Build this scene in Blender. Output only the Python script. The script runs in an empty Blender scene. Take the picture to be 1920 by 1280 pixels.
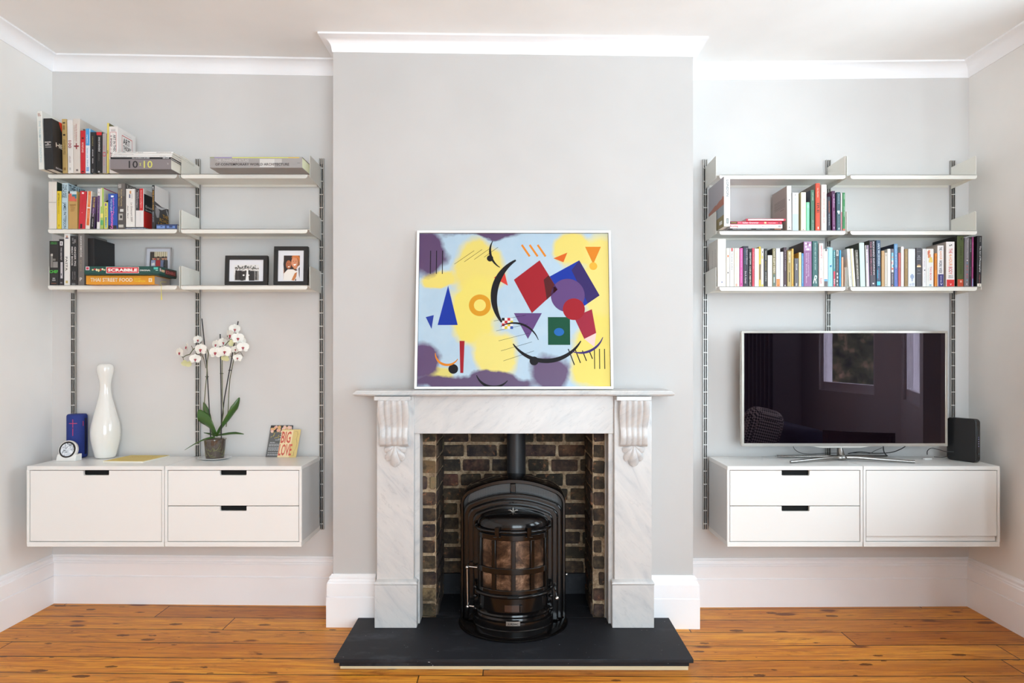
import bpy, math, random
from mathutils import Vector, Matrix, Euler
random.seed(7)
R = math.radians
# ------------------------------------------------------------------ camera, world, light
CX, CY, F, CZ = 962.0, 668.0, 1280.0, 1.377       # principal point and focal length in 1920x1280 pixels, eye height
XL, XR, YW, YB = -2.558, 2.529, 3.79, 3.49        # side walls, alcove wall, chimney breast front
BX = 3.02                                         # outer plane of the bay
RW0, RW1, RWZ0, RWZ1 = -.2, 2.45, .08, 2.75        # added fill-light opening in the rear wall
SKY_LOW, SKY_HIGH, GROUND, SKY_DIR = 8.6, 13.5, 1.3, (.5, -.86, 0)
scene = bpy.context.scene
COL = scene.collection
cd = bpy.data.cameras.new('camera'); cam = bpy.data.objects.new('camera', cd); COL.objects.link(cam)
cam.location = (0, 0, CZ); cam.rotation_euler = (R(90), 0, 0)
cd.sensor_width = 36; cd.lens = 36 * F / 1920; cd.clip_start = 0.05
cd.shift_x = -(CX - 960) / 1920; cd.shift_y = (CY - 640) / 1920
scene.camera = cam
scene.view_settings.view_transform = 'Standard'; scene.view_settings.look = 'None'
scene.view_settings.exposure = -0.2; scene.view_settings.gamma = 1
scene.cycles.use_denoising = True
scene.cycles.max_bounces = 10; scene.cycles.diffuse_bounces = 6; scene.cycles.glossy_bounces = 5
scene.cycles.transparent_max_bounces = 12; scene.cycles.caustics_reflective = False
w = bpy.data.worlds.new('daylight'); scene.world = w; w.use_nodes = True
wb = w.node_tree.nodes['Background']; wb.inputs['Color'].default_value = (0.765, 0.905, 1.0, 1)
_n = w.node_tree.nodes; _l = w.node_tree.links; _tc = _n.new('ShaderNodeTexCoord'); _sx = _n.new('ShaderNodeSeparateXYZ'); _l.new(_tc.outputs['Generated'], _sx.inputs[0])
_d = _n.new('ShaderNodeVectorMath'); _d.operation = 'DOT_PRODUCT'; _l.new(_tc.outputs['Generated'], _d.inputs[0]); _d.inputs[1].default_value = SKY_DIR   # the sky is brightest this way
def _range(a, b, c, d):
    r = _n.new('ShaderNodeMapRange')
    for i_, v_ in enumerate((a, b, c, d)): r.inputs[i_ + 1].default_value = v_
    return r
_r = _range(0., .9, SKY_LOW, SKY_HIGH); _l.new(_d.outputs['Value'], _r.inputs[0])
_g = _range(-.35, .1, GROUND, 1.); _l.new(_sx.outputs[2], _g.inputs[0])                                   # sunlit ground below the horizon
_k = _n.new('ShaderNodeMath'); _k.operation = 'MULTIPLY'; _l.new(_r.outputs[0], _k.inputs[0]); _l.new(_g.outputs[0], _k.inputs[1]); _l.new(_k.outputs[0], wb.inputs['Strength'])
def portal(loc, rot, sx, sy):
    l = bpy.data.lights.new('window_portal', 'AREA'); l.shape = 'RECTANGLE'; l.size = sx; l.size_y = sy
    l.cycles.is_portal = True
    o = bpy.data.objects.new('window_portal', l); COL.objects.link(o); o.location = loc; o.rotation_euler = rot
portal((BX - .02, 1.19, 1.83), (0, R(90), 0), 1.5, 1.02)                                    # bay front, faces -X
portal((2.775 - .012, 2.65 - .01, 1.83), (0, R(90), R(26.1)), 1.5, .8)                      # bay splay
portal(((RW0 + RW1) / 2, -2.55, (RWZ0 + RWZ1) / 2), (R(90), 0, 0), RW1 - RW0, RWZ1 - RWZ0)  # added rear fill opening, faces +Y
# ------------------------------------------------------------------ materials
def lin(c):
    return tuple((v / 255 / 12.92 if v / 255 <= .04045 else ((v / 255 + .055) / 1.055) ** 2.4) for v in c)
_m = {}
def mat(rgb, rough=.5, metal=0., coat=0., spec=.5, name=None, ior=None):
    k = (tuple(rgb), rough, metal, coat, spec, name)
    if k in _m: return _m[k]
    m = bpy.data.materials.new(name or 'paint_%d_%d_%d' % tuple(rgb)); m.use_nodes = True
    b = m.node_tree.nodes['Principled BSDF']
    b.inputs['Base Color'].default_value = (*lin(rgb), 1); b.inputs['Roughness'].default_value = rough
    b.inputs['Metallic'].default_value = metal; b.inputs['Coat Weight'].default_value = coat
    b.inputs['Specular IOR Level'].default_value = spec
    if ior: b.inputs['IOR'].default_value = ior
    _m[k] = m; return m
class NT:
    def __init__(s, name, rough=.5):
        s.m = bpy.data.materials.new(name); s.m.use_nodes = True; s.t = s.m.node_tree; s.b = s.t.nodes['Principled BSDF']
        s.b.inputs['Roughness'].default_value = rough
    def n(s, typ, **kw):
        x = s.t.nodes.new(typ)
        for k, v in kw.items():
            if k in ('operation', 'blend_type', 'data_type', 'noise_dimensions', 'feature', 'wave_type', 'distance', 'attribute_name', 'vector_type', 'voronoi_dimensions'): setattr(x, k, v)
        return x
    def l(s, a, b): s.t.links.new(a, b)
    def val(s, sock, v):
        if hasattr(v, 'links') or hasattr(v, 'is_linked'): s.l(v, sock)
        else: sock.default_value = v
    def math(s, op, a, b=0., c=0.):
        x = s.n('ShaderNodeMath', operation=op); s.val(x.inputs[0], a); s.val(x.inputs[1], b); s.val(x.inputs[2], c); return x.outputs[0]
    def pos(s): return s.n('ShaderNodeNewGeometry').outputs['Position']
    def obj(s): return s.n('ShaderNodeTexCoord').outputs['Object']
    def map(s, v, sc=(1, 1, 1), rot=(0, 0, 0), loc=(0, 0, 0)):
        x = s.n('ShaderNodeMapping'); s.l(v, x.inputs[0]); x.inputs['Scale'].default_value = sc; x.inputs['Rotation'].default_value = rot; x.inputs['Location'].default_value = loc; return x.outputs[0]
    def noise(s, v, sc, det=4, rough=.55, dist=0.):
        x = s.n('ShaderNodeTexNoise'); s.l(v, x.inputs['Vector']); x.inputs['Scale'].default_value = sc; x.inputs['Detail'].default_value = det
        x.inputs['Roughness'].default_value = rough; x.inputs['Distortion'].default_value = dist; return x.outputs['Fac']
    def ramp(s, f, stops):
        x = s.n('ShaderNodeValToRGB'); s.l(f, x.inputs[0]); e = x.color_ramp.elements
        while len(e) < len(stops): e.new(.5)
        for i, (p, c) in enumerate(stops):
            e[i].position = p; e[i].color = (*lin(c), 1) if len(c) == 3 else c
        return x.outputs[0]
    def mix(s, f, a, b, mode='MIX'):
        x = s.n('ShaderNodeMix', data_type='RGBA', blend_type=mode); s.val(x.inputs[0], f)
        s.val(x.inputs[6], a if hasattr(a, 'is_linked') else (*lin(a), 1)); s.val(x.inputs[7], b if hasattr(b, 'is_linked') else (*lin(b), 1)); return x.outputs[2]
    def bump(s, h, st=.3, d=.002):
        x = s.n('ShaderNodeBump'); s.l(h, x.inputs['Height']); x.inputs['Strength'].default_value = st; x.inputs['Distance'].default_value = d
        s.l(x.outputs[0], s.b.inputs['Normal'])
    def col(s, c): s.l(c, s.b.inputs['Base Color'])
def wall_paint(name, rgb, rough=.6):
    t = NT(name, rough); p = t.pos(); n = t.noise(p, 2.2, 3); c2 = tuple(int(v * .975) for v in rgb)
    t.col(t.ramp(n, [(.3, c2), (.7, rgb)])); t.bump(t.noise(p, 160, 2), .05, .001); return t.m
M_WALL = wall_paint('alcove_wall_paint', (217, 215, 213)); M_SIDE = wall_paint('wall_paint_lit_side', (241, 239, 236)); M_BREAST = wall_paint('wall_paint_dimmed_breast', (199, 197, 195)); M_CEIL = wall_paint('ceiling_paint', (250, 249, 247)); M_TRIM = wall_paint('gloss_trim_paint', (252, 252, 254), .35)  # side walls lightened, breast darkened in the paint to even out the light
def floor_mat():
    t = NT('pine_floorboards', .3); p = t.pos(); x = t.n('ShaderNodeSeparateXYZ'); t.l(p, x.inputs[0]); X, Y = x.outputs[0], x.outputs[1]
    v = t.math('DIVIDE', t.math('ADD', Y, .055), .158); row = t.math('FLOOR', v); fv = t.math('FRACT', v)
    wn = t.n('ShaderNodeTexWhiteNoise'); wn.noise_dimensions = '1D'; t.l(row, wn.inputs['W']); rr = wn.outputs['Value']
    u = t.math('ADD', t.math('DIVIDE', X, 2.35), t.math('MULTIPLY', rr, 7.3)); seg = t.math('FLOOR', u); fu = t.math('FRACT', u)
    w2 = t.n('ShaderNodeTexWhiteNoise'); w2.noise_dimensions = '2D'; cb = t.n('ShaderNodeCombineXYZ'); t.l(row, cb.inputs[0]); t.l(seg, cb.inputs[1]); t.l(cb.outputs[0], w2.inputs['Vector']); br = w2.outputs['Value']
    off = t.n('ShaderNodeCombineXYZ'); t.l(t.math('MULTIPLY', br, 37.), off.inputs[0]); t.l(t.math('MULTIPLY', br, 11.), off.inputs[2])
    add = t.n('ShaderNodeVectorMath', operation='ADD'); t.l(p, add.inputs[0]); t.l(off.outputs[0], add.inputs[1]); q = add.outputs[0]
    g = t.noise(t.map(q, (1.1, 22, 1)), 3.2, 6, .65, .6)
    g2 = t.noise(t.map(q, (.8, 3, 1)), 1.6, 3, .5, .4)
    base = t.ramp(br, [(0., (178, 98, 20)), (.35, (216, 140, 32)), (.7, (232, 160, 42)), (1., (196, 112, 22))])
    dark = t.ramp(g, [(.32, (104, 48, 16)), (.46, (196, 124, 64)), (.60, (255, 255, 255))])
    c = t.mix(.75, base, dark, 'MULTIPLY'); c = t.mix(t.math('MULTIPLY', g2, .55), c, (236, 172, 84))
    vo = t.n('ShaderNodeTexVoronoi', feature='F1'); vo.voronoi_dimensions = '3D'; t.l(t.map(q, (3.9, 11.5, .01)), vo.inputs['Vector']); vo.inputs['Scale'].default_value = 1.0
    sz = t.n('ShaderNodeSeparateColor'); t.l(vo.outputs['Color'], sz.inputs[0])
    rad = t.math('MULTIPLY', t.math('POWER', sz.outputs[0], 1.5), .24)
    dd = t.math('ADD', vo.outputs['Distance'], t.math('MULTIPLY', t.math('SUBTRACT', t.noise(q, 45, 3), .5), .09))
    kn = t.math('SMOOTH_MIN', t.math('MAXIMUM', t.math('MULTIPLY', t.math('SUBTRACT', rad, dd), 22.), 0.), 1., .1)
    c = t.mix(t.math('MULTIPLY', kn, .85), c, (78, 38, 18))
    v2 = t.n('ShaderNodeTexVoronoi', feature='F1'); v2.voronoi_dimensions = '3D'; t.l(t.map(q, (7.5, 21., .01), loc=(3.1, 1.7, 0)), v2.inputs['Vector']); v2.inputs['Scale'].default_value = 1.0
    s2 = t.n('ShaderNodeSeparateColor'); t.l(v2.outputs['Color'], s2.inputs[0]); r2 = t.math('MULTIPLY', t.math('POWER', s2.outputs[1], 3.0), .30)
    k2 = t.math('MINIMUM', t.math('MAXIMUM', t.math('MULTIPLY', t.math('SUBTRACT', r2, t.math('ADD', v2.outputs['Distance'], t.math('MULTIPLY', t.math('SUBTRACT', t.noise(q, 60, 3), .5), .22))), 30.), 0.), 1.)
    c = t.mix(t.math('MULTIPLY', k2, .8), c, (66, 30, 14))
    stn = t.ramp(t.noise(t.map(q, (1.6, 9, 1), loc=(5, 2, 0)), 2.6, 5, .7, 1.2), [(.54, (0, 0, 0)), (.68, (255, 255, 255))]); c = t.mix(t.math('MULTIPLY', stn, .6), c, (112, 54, 20))
    halo = t.math('MINIMUM', t.math('MAXIMUM', t.math('MULTIPLY', t.math('SUBTRACT', t.math('ADD', rad, .05), dd), 9.), 0.), .5)
    c = t.mix(halo, c, (132, 70, 30))
    sp = t.ramp(t.noise(t.map(q, (6, 16, 1)), 4.5, 3, .6), [(.70, (0, 0, 0)), (.76, (255, 255, 255))])
    c = t.mix(t.math('MULTIPLY', sp, .45), c, (84, 44, 20))
    e1 = t.math('LESS_THAN', t.math('MINIMUM', fv, t.math('SUBTRACT', 1., fv)), t.math('MULTIPLY', t.noise(p, 5, 3), .042))
    e2 = t.math('LESS_THAN', t.math('MINIMUM', fu, t.math('SUBTRACT', 1., fu)), .0011)
    e = t.math('MAXIMUM', e1, e2); c = t.mix(t.math('MULTIPLY', e, .92), c, (34, 18, 8)); t.col(c)
    t.l(t.math('ADD', t.math('MULTIPLY', g, .2), .3), t.b.inputs['Roughness']); t.bump(t.math('SUBTRACT', t.math('MULTIPLY', g, .3), e), .35, .002)
    t.b.inputs['Specular IOR Level'].default_value = .22
    return t.m
M_FLOOR = floor_mat()
def marble(name, ang, axis='Y'):
    t = NT(name, .28); p = t.pos()
    q = t.map(p, (1, 1, 1), (0, R(ang), 0)); q = t.map(q, (1.7, 2, 6.5))
    n1 = t.noise(q, 2.3, 7, .62, .8); n2 = t.noise(q, 7., 5, .6, .5); n3 = t.noise(p, 3.5, 3)
    c = t.ramp(n1, [(.30, (180, 182, 185)), (.42, (198, 198, 198)), (.58, (208, 206, 204)), (.75, (198, 198, 198))])
    v = t.ramp(n2, [(.34, (255, 255, 255)), (.37, (0, 0, 0)), (.385, (0, 0, 0)), (.41, (255, 255, 255))])
    c = t.mix(t.math('MULTIPLY', t.math('SUBTRACT', 1., v), t.math('MULTIPLY', n3, .34)), c, (132, 136, 142)); c = t.mix(t.math('MULTIPLY', n3, .2), c, (214, 211, 208)); t.col(c)
    return t.m
M_MARB_A = marble('carrara_marble_rising', 38); M_MARB_B = marble('carrara_marble_falling', -50)
def slate_mat():
    t = NT('honed_slate', .6); t.b.inputs['Specular IOR Level'].default_value = .3; p = t.pos(); n = t.noise(p, 3., 6, .7); n2 = t.noise(t.map(p, (2, 30, 2)), 6, 3)
    c = t.ramp(n, [(.3, (20, 21, 25)), (.55, (27, 28, 33)), (.75, (37, 38, 44))]); c = t.mix(t.math('MULTIPLY', n2, .12), c, (60, 62, 68))
    s = t.ramp(t.noise(p, 85, 2, .5), [(.745, (0, 0, 0)), (.77, (255, 255, 255))]); c = t.mix(t.math('MULTIPLY', s, .55), c, (200, 200, 202))
    d = t.ramp(t.noise(t.map(p, (1, 2.6, 1), loc=(.4, .3, 0)), 2.6, 5, .7), [(.56, (0, 0, 0)), (.74, (255, 255, 255))]); c = t.mix(t.math('MULTIPLY', d, .22), c, (110, 114, 122))
    t.col(c); t.bump(n, .1, .002); return t.m
M_SLATE = slate_mat()
def brick_mat():
    t = NT('sooty_stock_brick', .85); p = t.pos(); a = t.n('ShaderNodeAttribute'); a.attribute_name = 'tint'
    n = t.noise(p, 22, 6, .7); c = t.mix(t.ramp(n, [(.35, (0, 0, 0)), (.7, (255, 255, 255))]), a.outputs['Color'], t.mix(.5, a.outputs['Color'], (122, 100, 74)))
    n2 = t.ramp(t.noise(p, 9, 5, .7), [(.46, (0, 0, 0)), (.58, (255, 255, 255))]); c = t.mix(t.math('MULTIPLY', n2, .7), c, (24, 20, 18))
    n3 = t.ramp(t.noise(t.map(p, (1, 1, 1), loc=(4, 4, 4)), 26, 4, .7), [(.60, (0, 0, 0)), (.68, (255, 255, 255))]); c = t.mix(t.math('MULTIPLY', n3, .5), c, (168, 112, 76)); t.col(c); t.bump(t.noise(p, 60, 5, .7), .8, .006); return t.m
M_BRICK = brick_mat()
def mortar_mat():
    t = NT('lime_mortar', .95); p = t.pos(); n = t.noise(p, 30, 6, .7); c = t.ramp(n, [(.3, (84, 66, 52)), (.48, (160, 136, 108)), (.66, (206, 186, 156))])
    n2 = t.ramp(t.noise(p, 5, 4, .6), [(.45, (0, 0, 0)), (.65, (255, 255, 255))]); c = t.mix(t.math('MULTIPLY', n2, .4), c, (84, 64, 46)); t.col(c); t.bump(t.noise(p, 70, 5, .7), .8, .005); return t.m
M_MORTAR = mortar_mat()
M_ENAM = mat((13, 11, 11), .13, spec=.42, name='black_enamel'); M_CAV = mat((6, 6, 6), .8, name='soot_and_shade_black')  # flue soot black, reused to paint the shade inside the cabinets
def mica_mat():
    t = NT('smoked_mica', .28); p = t.pos(); n = t.noise(p, 14, 6, .7, .6); t.col(t.ramp(n, [(.36, (26, 19, 15)), (.48, (70, 52, 40)), (.58, (112, 88, 70)), (.70, (176, 148, 124))]))
    t.b.inputs['Metallic'].default_value = .35; return t.m
M_MICA = mica_mat()
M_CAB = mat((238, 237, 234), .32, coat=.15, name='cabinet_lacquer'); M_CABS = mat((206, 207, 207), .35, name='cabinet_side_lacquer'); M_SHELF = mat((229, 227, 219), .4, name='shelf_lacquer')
M_ALU = mat((176, 174, 170), .35, metal=.75, name='anodised_aluminium'); M_DARKSLOT = mat((50, 48, 46), .6, name='rail_slot')
M_CHROME = mat((215, 213, 210), .12, metal=1., name='chrome'); M_BLACK = mat((22, 22, 23), .45, name='black_plastic'); M_PAGE = mat((232, 228, 216), .8, name='paper_pages')
# ------------------------------------------------------------------ mesh builder
class MB:
    def __init__(s): s.v = []; s.f = []; s.m = []; s.c = []; s.mi = 0; s.tint = (1, 1, 1)
    def add(s, vs, fs):
        o = len(s.v); s.v += [tuple(p) for p in vs]
        for f in fs: s.f.append(tuple(i + o for i in f)); s.m.append(s.mi); s.c.append(s.tint)
    def box(s, x0, x1, y0, y1, z0, z1, M=None):
        vs = [Vector((x, y, z)) for x in (x0, x1) for y in (y0, y1) for z in (z0, z1)]
        if M: vs = [M @ q for q in vs]
        s.add(vs, [(0, 1, 3, 2), (4, 6, 7, 5), (0, 4, 5, 1), (2, 3, 7, 6), (0, 2, 6, 4), (1, 5, 7, 3)]); return s
    def prism(s, poly, a, b, fn):           # polygon (p,q) pushed from a to b; fn(p,q,h) -> xyz ; fan caps via ngon
        n = len(poly); vs = [fn(p, q, a) for p, q in poly] + [fn(p, q, b) for p, q in poly]
        s.add(vs, [tuple(range(n))[::-1], tuple(range(n, 2 * n))] + [(i, (i + 1) % n, n + (i + 1) % n, n + i) for i in range(n)]); return s
    def grid(s, rows, close=False):
        m = len(rows[0]); vs = [p for r in rows for p in r]; fs = []
        for i in range(len(rows) - 1):
            for j in range(m if close else m - 1):
                k = (j + 1) % m; fs.append((i * m + j, i * m + k, (i + 1) * m + k, (i + 1) * m + j))
        s.add(vs, fs); return s
    def lathe(s, prof, n=32, c=(0, 0, 0), sx=1., sy=1., caps=True):
        rows = [[(c[0] + r * sx * math.cos(2 * math.pi * i / n), c[1] + r * sy * math.sin(2 * math.pi * i / n), c[2] + z) for i in range(n)] for r, z in prof]
        s.grid(rows, True)
        if caps: s.add(rows[0], [tuple(range(n))[::-1]]); s.add(rows[-1], [tuple(range(n))])
        return s
    def tube(s, pts, r, n=8, caps=True):
        pts = [Vector(p) for p in pts]; rows = []; up = None
        for i, p in enumerate(pts):
            t = (pts[min(i + 1, len(pts) - 1)] - pts[max(i - 1, 0)]).normalized()
            if up is None: up = t.orthogonal().normalized()
            up = (up - t * up.dot(t)).normalized(); bn = t.cross(up); rr = r[i] if isinstance(r, (list, tuple)) else r
            rows.append([p + (up * math.cos(2 * math.pi * k / n) + bn * math.sin(2 * math.pi * k / n)) * rr for k in range(n)])
        s.grid(rows, True)
        if caps: s.add(rows[0], [tuple(range(n))]); s.add(rows[-1], [tuple(range(n))])
        return s
    def ellipsoid(s, c, r, M=None, n=12, m=8, h0=-90, h1=90):
        rows = []
        for i in range(m + 1):
            a = R(h0 + (h1 - h0) * i / m); ring = []
            for k in range(n):
                b = 2 * math.pi * k / n; q = Vector((r[0] * math.cos(a) * math.cos(b), r[1] * math.cos(a) * math.sin(b), r[2] * math.sin(a)))
                if M: q = M @ q
                ring.append(q + Vector(c))
            rows.append(ring)
        s.grid(rows, True); return s
    def build(s, name, mats, parent=None, smooth=None, bevel=0, seg=2, sub=0, tint=False):
        me = bpy.data.meshes.new(name); me.from_pydata(s.v, [], s.f)
        for mm in (mats if isinstance(mats, (list, tuple)) else [mats]): me.materials.append(mm)
        me.polygons.foreach_set('material_index', s.m)
        if tint:
            a = me.color_attributes.new('tint', 'FLOAT_COLOR', 'CORNER'); k = 0
            for p in me.polygons:
                for _ in p.loop_indices: a.data[k].color = (*s.c[p.index], 1); k += 1
        me.update()
        import bmesh
        bm = bmesh.new(); bm.from_mesh(me)
        if bevel or sub: bmesh.ops.remove_doubles(bm, verts=bm.verts, dist=1e-6)
        bmesh.ops.recalc_face_normals(bm, faces=bm.faces); bm.to_mesh(me); bm.free()
        if smooth: me.shade_smooth(); me.set_sharp_from_angle(angle=R(smooth))
        o = bpy.data.objects.new(name, me); COL.objects.link(o)
        if parent: o.parent = parent
        if bevel:
            b = o.modifiers.new('bevel', 'BEVEL'); b.width = bevel; b.segments = seg; b.limit_method = 'ANGLE'; b.angle_limit = R(35)
            if smooth is None: me.shade_smooth(); me.set_sharp_from_angle(angle=R(35))
        if sub:
            b = o.modifiers.new('subdivision', 'SUBSURF'); b.levels = sub; b.render_levels = sub
        return o
def box(name, m, parent, *a, bevel=0, M=None): return MB().box(*a, M=M).build(name, m, parent, bevel=bevel)
def tag(o, label, cat, group=None):
    o['label'] = label; o['category'] = cat
    if group: o['group'] = group
    return o
def thing(name, label, cat, loc=(0, 0, 0), group=None):
    o = bpy.data.objects.new(name, None); COL.objects.link(o); o.location = loc; o.empty_display_size = .05
    return tag(o, label, cat, group)
def struct(o): o['kind'] = 'structure'; return o
def P(px, py, d): return Vector(((px - CX) / F * d, d, CZ + (CY - py) / F * d))
def PX(px, d): return (px - CX) / F * d
def PZ(py, d): return CZ + (CY - py) / F * d
def text(s, m, parent, M, w, h, bold=.012, name='lettering', shear=0., thick=.0):
    """lettering fitted to w x h, centred on the origin of M (local x along the line, local y up, facing local +z)"""
    cu = bpy.data.curves.new('t', 'FONT'); cu.body = s; cu.size = 1; cu.offset = bold; cu.resolution_u = 2; cu.shear = shear; cu.align_x = 'LEFT'
    ob = bpy.data.objects.new('t', cu); me = bpy.data.meshes.new_from_object(ob); bpy.data.objects.remove(ob); bpy.data.curves.remove(cu)
    xs = [v.co.x for v in me.vertices]; ys = [v.co.y for v in me.vertices]
    if not xs: return None
    ax, bx, ay, by = min(xs), max(xs), min(ys), max(ys); k = w / (bx - ax); j = h / (by - ay)
    for v in me.vertices: v.co = M @ Vector(((v.co.x - (ax + bx) / 2) * k, (v.co.y - (ay + by) / 2) * j, 0))
    me.name = name; me.materials.clear(); me.materials.append(m)
    o = bpy.data.objects.new(name, me); COL.objects.link(o); o.parent = parent; return o
def frame3(o, x, y):                                  # matrix with columns x, y, x cross y
    x = Vector(x); y = Vector(y); z = x.cross(y); return Matrix(((x.x, y.x, z.x, o[0]), (x.y, y.y, z.y, o[1]), (x.z, y.z, z.z, o[2]), (0, 0, 0, 1)))
def interp(tab, x):
    if x <= tab[0][0]: return tab[0][1]
    for (a, b), (c, d) in zip(tab, tab[1:]):
        if x <= c: return b + (d - b) * (x - a) / (c - a)
    return tab[-1][1]
HC = [(XL, 3.034), (-.92, 3.008), (.92, 2.984), (XR, 2.999)]     # the ceiling of this old house is not level
HF = [(XL, .016), (-.92, .003), (.92, -.006), (XR, .0)]          # nor is its floor
# ------------------------------------------------------------------ room shell
def sheet(name, tab, m, y0, y1, x1, flip):
    b = MB(); xs = [XL - .12, XL, -.92, .92, XR, x1]
    t = -.06 if flip else .06
    for a, c in zip(xs, xs[1:]):
        za, zc = interp(tab, a), interp(tab, c)
        b.add([(a, y0, za), (c, y0, zc), (c, y1, zc), (a, y1, za), (a, y0, za + t), (c, y0, zc + t), (c, y1, zc + t), (a, y1, za + t)],
              [(0, 1, 2, 3), (4, 5, 6, 7), (0, 1, 5, 4), (2, 3, 7, 6), (0, 3, 7, 4), (1, 2, 6, 5)])
    return struct(b.build(name, m))
sheet('floor', HF, M_FLOOR, -2.7, 4.0, 3.15, True); sheet('ceiling', HC, M_CEIL, -2.7, 4.0, 3.15, False)
ZT = 3.05
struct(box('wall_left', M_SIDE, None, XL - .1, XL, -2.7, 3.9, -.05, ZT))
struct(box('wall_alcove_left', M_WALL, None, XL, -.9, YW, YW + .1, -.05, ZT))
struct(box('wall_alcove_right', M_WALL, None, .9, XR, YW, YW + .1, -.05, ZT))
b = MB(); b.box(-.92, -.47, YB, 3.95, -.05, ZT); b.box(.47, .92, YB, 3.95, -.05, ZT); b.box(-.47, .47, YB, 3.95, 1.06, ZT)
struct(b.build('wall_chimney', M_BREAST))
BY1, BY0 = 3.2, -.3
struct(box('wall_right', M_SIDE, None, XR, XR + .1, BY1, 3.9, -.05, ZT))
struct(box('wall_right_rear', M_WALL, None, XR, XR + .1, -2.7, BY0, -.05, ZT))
struct(box('wall_bay_head', M_WALL, None, XR, XR + .1, BY0, BY1, 2.78, ZT))
def bay_panel(name, wname, a, c, z0, z1, margin):
    a = Vector((a[0], a[1], 0)); c = Vector((c[0], c[1], 0)); L = (c - a).length; u = (c - a).normalized(); n = Vector((u.y, -u.x, 0))   # n points out of the room
    def fr(p, q, h): return a + u * p + n * h + Vector((0, 0, q))
    b = MB()
    for x0, x1, q0, q1 in ((0, L, -.05, z0), (0, L, z1, ZT), (0, margin, z0, z1), (L - margin, L, z0, z1)):
        b.prism([(x0, q0), (x1, q0), (x1, q1), (x0, q1)], 0, .09, fr)
    struct(b.build(name, M_WALL))
    w = struct(bpy.data.objects.new(wname, None)); COL.objects.link(w)
    f = MB(); m = margin
    for x0, x1, q0, q1, h0, h1 in ((m - .09, m + .02, z0, z1 + .09, -.03, .03), (L - m - .02, L - m + .09, z0, z1 + .09, -.03, .03), (m, L - m, z1 - .02, z1 + .09, -.03, .03)):
        f.prism([(x0, q0), (x1, q0), (x1, q1), (x0, q1)], h0, h1, fr)
    f.build('casing', M_TRIM, w, bevel=.006)
    s = MB(); k = .05; mid = (z0 + z1) / 2
    for x0, x1, q0, q1 in ((m, m + k, z0, z1), (L - m - k, L - m, z0, z1), (m + k, L - m - k, z0, z0 + .08), (m + k, L - m - k, z1 - .05, z1), (m + k, L - m - k, mid - .02, mid + .025)):
        s.prism([(x0, q0), (x1, q0), (x1, q1), (x0, q1)], .03, .07, fr)
    s.build('sash', M_TRIM, w, bevel=.004)
    si = MB(); si.prism([(m - .1, z0 - .04), (L - m + .1, z0 - .04), (L - m + .1, z0), (m - .1, z0)], -.07, .03, fr); si.build('window_sill', M_TRIM, w, bevel=.008)
    g = MB(); g.prism([(m + k, z0), (L - m - k, z0), (L - m - k, z1), (m + k, z1)], .048, .052, fr)
    g.build('window_pane', M_GLASS, w)
t = NT('window_glass'); t.t.nodes.remove(t.b)
tr = t.n('ShaderNodeBsdfTransparent'); gl = t.n('ShaderNodeBsdfGlossy'); gl.inputs['Roughness'].default_value = .02; mx = t.n('ShaderNodeMixShader'); mx.inputs[0].default_value = .06; t.l(tr.outputs[0], mx.inputs[1]); t.l(gl.outputs[0], mx.inputs[2])
t.l(mx.outputs[0], t.t.nodes['Material Output'].inputs[0]); M_GLASS = t.m
bay_panel('wall_bay_far', 'window_1', (XR, BY1), (BX, 2.1), 1.06, 2.58, .15)
bay_panel('wall_bay_front', 'window_2', (BX, 2.1), (BX, .3), 1.06, 2.58, .4)
b = MB(); b.prism([(BX, .3), (XR, BY0), (XR + .1, BY0 - .06), (BX + .1, .28)], -.05, ZT, lambda p, q, hh: (p, q, hh)); struct(b.build('wall_bay_near', M_WALL))
# rear wall with an added, unseen framed opening sized for fill light
b = MB()
for x0, x1, z0, z1 in ((XL, RW0, -.05, ZT), (RW1, XR + .1, -.05, ZT), (RW0, RW1, -.05, RWZ0), (RW0, RW1, RWZ1, ZT)): b.box(x0, x1, -2.7, -2.6, z0, z1)
struct(b.build('wall_rear', M_WALL))
w4 = struct(bpy.data.objects.new('fill_opening', None)); COL.objects.link(w4)
f = MB()
for i in range(4): x = RW0 + (RW1 - RW0 - .06) * i / 3; f.box(x, x + .06, -2.68, -2.6, RWZ0, RWZ1)
for z0, z1 in ((RWZ0, RWZ0 + .12), (RWZ1 - .06, RWZ1), (2.08, 2.12)): f.box(RW0, RW1, -2.68, -2.6, z0, z1)
f.build('fill_opening_frame', M_TRIM, w4)
# cornice and skirting, swept along the walls
def sweep(name, path, prof, tab, m, smooth=50):
    rows = []
    for i, p in enumerate(path):
        p = Vector(p); d0 = (p - Vector(path[i - 1])).normalized() if i else None; d1 = (Vector(path[i + 1]) - p).normalized() if i < len(path) - 1 else None
        d0 = d0 or d1; d1 = d1 or d0; n0 = Vector((d0.y, -d0.x)); n1 = Vector((d1.y, -d1.x)); mt = (n0 + n1) / (1 + n0.dot(n1))
        z = interp(tab, p.x); rows.append([(p.x + mt.x * o, p.y + mt.y * o, z + h) for o, h in prof])
    b = MB(); b.grid(rows, True); n = len(prof); b.add(rows[0], [tuple(range(n))]); b.add(rows[-1], [tuple(range(n))])
    return struct(b.build(name, m, smooth=smooth))
cp = [(0, 0), (.062, 0), (.062, -.009), (.056, -.011)] + [(.056 - .05 * math.sin(a), -.011 - .055 * (1 - math.cos(a))) for a in [R(x) for x in (15, 30, 45, 60, 75, 90)]] + [(.004, -.077), (0, -.077)]
path = [(XL, -2.6), (XL, YW), (-.92, YW), (-.92, YB), (.92, YB), (.92, YW), (XR, YW), (XR, BY1), ]
names = ['trim_cornice_left', 'trim_cornice_alcove_left', None, 'trim_cornice_chimney', None, 'trim_cornice_alcove_right', 'trim_cornice_right']
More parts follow.
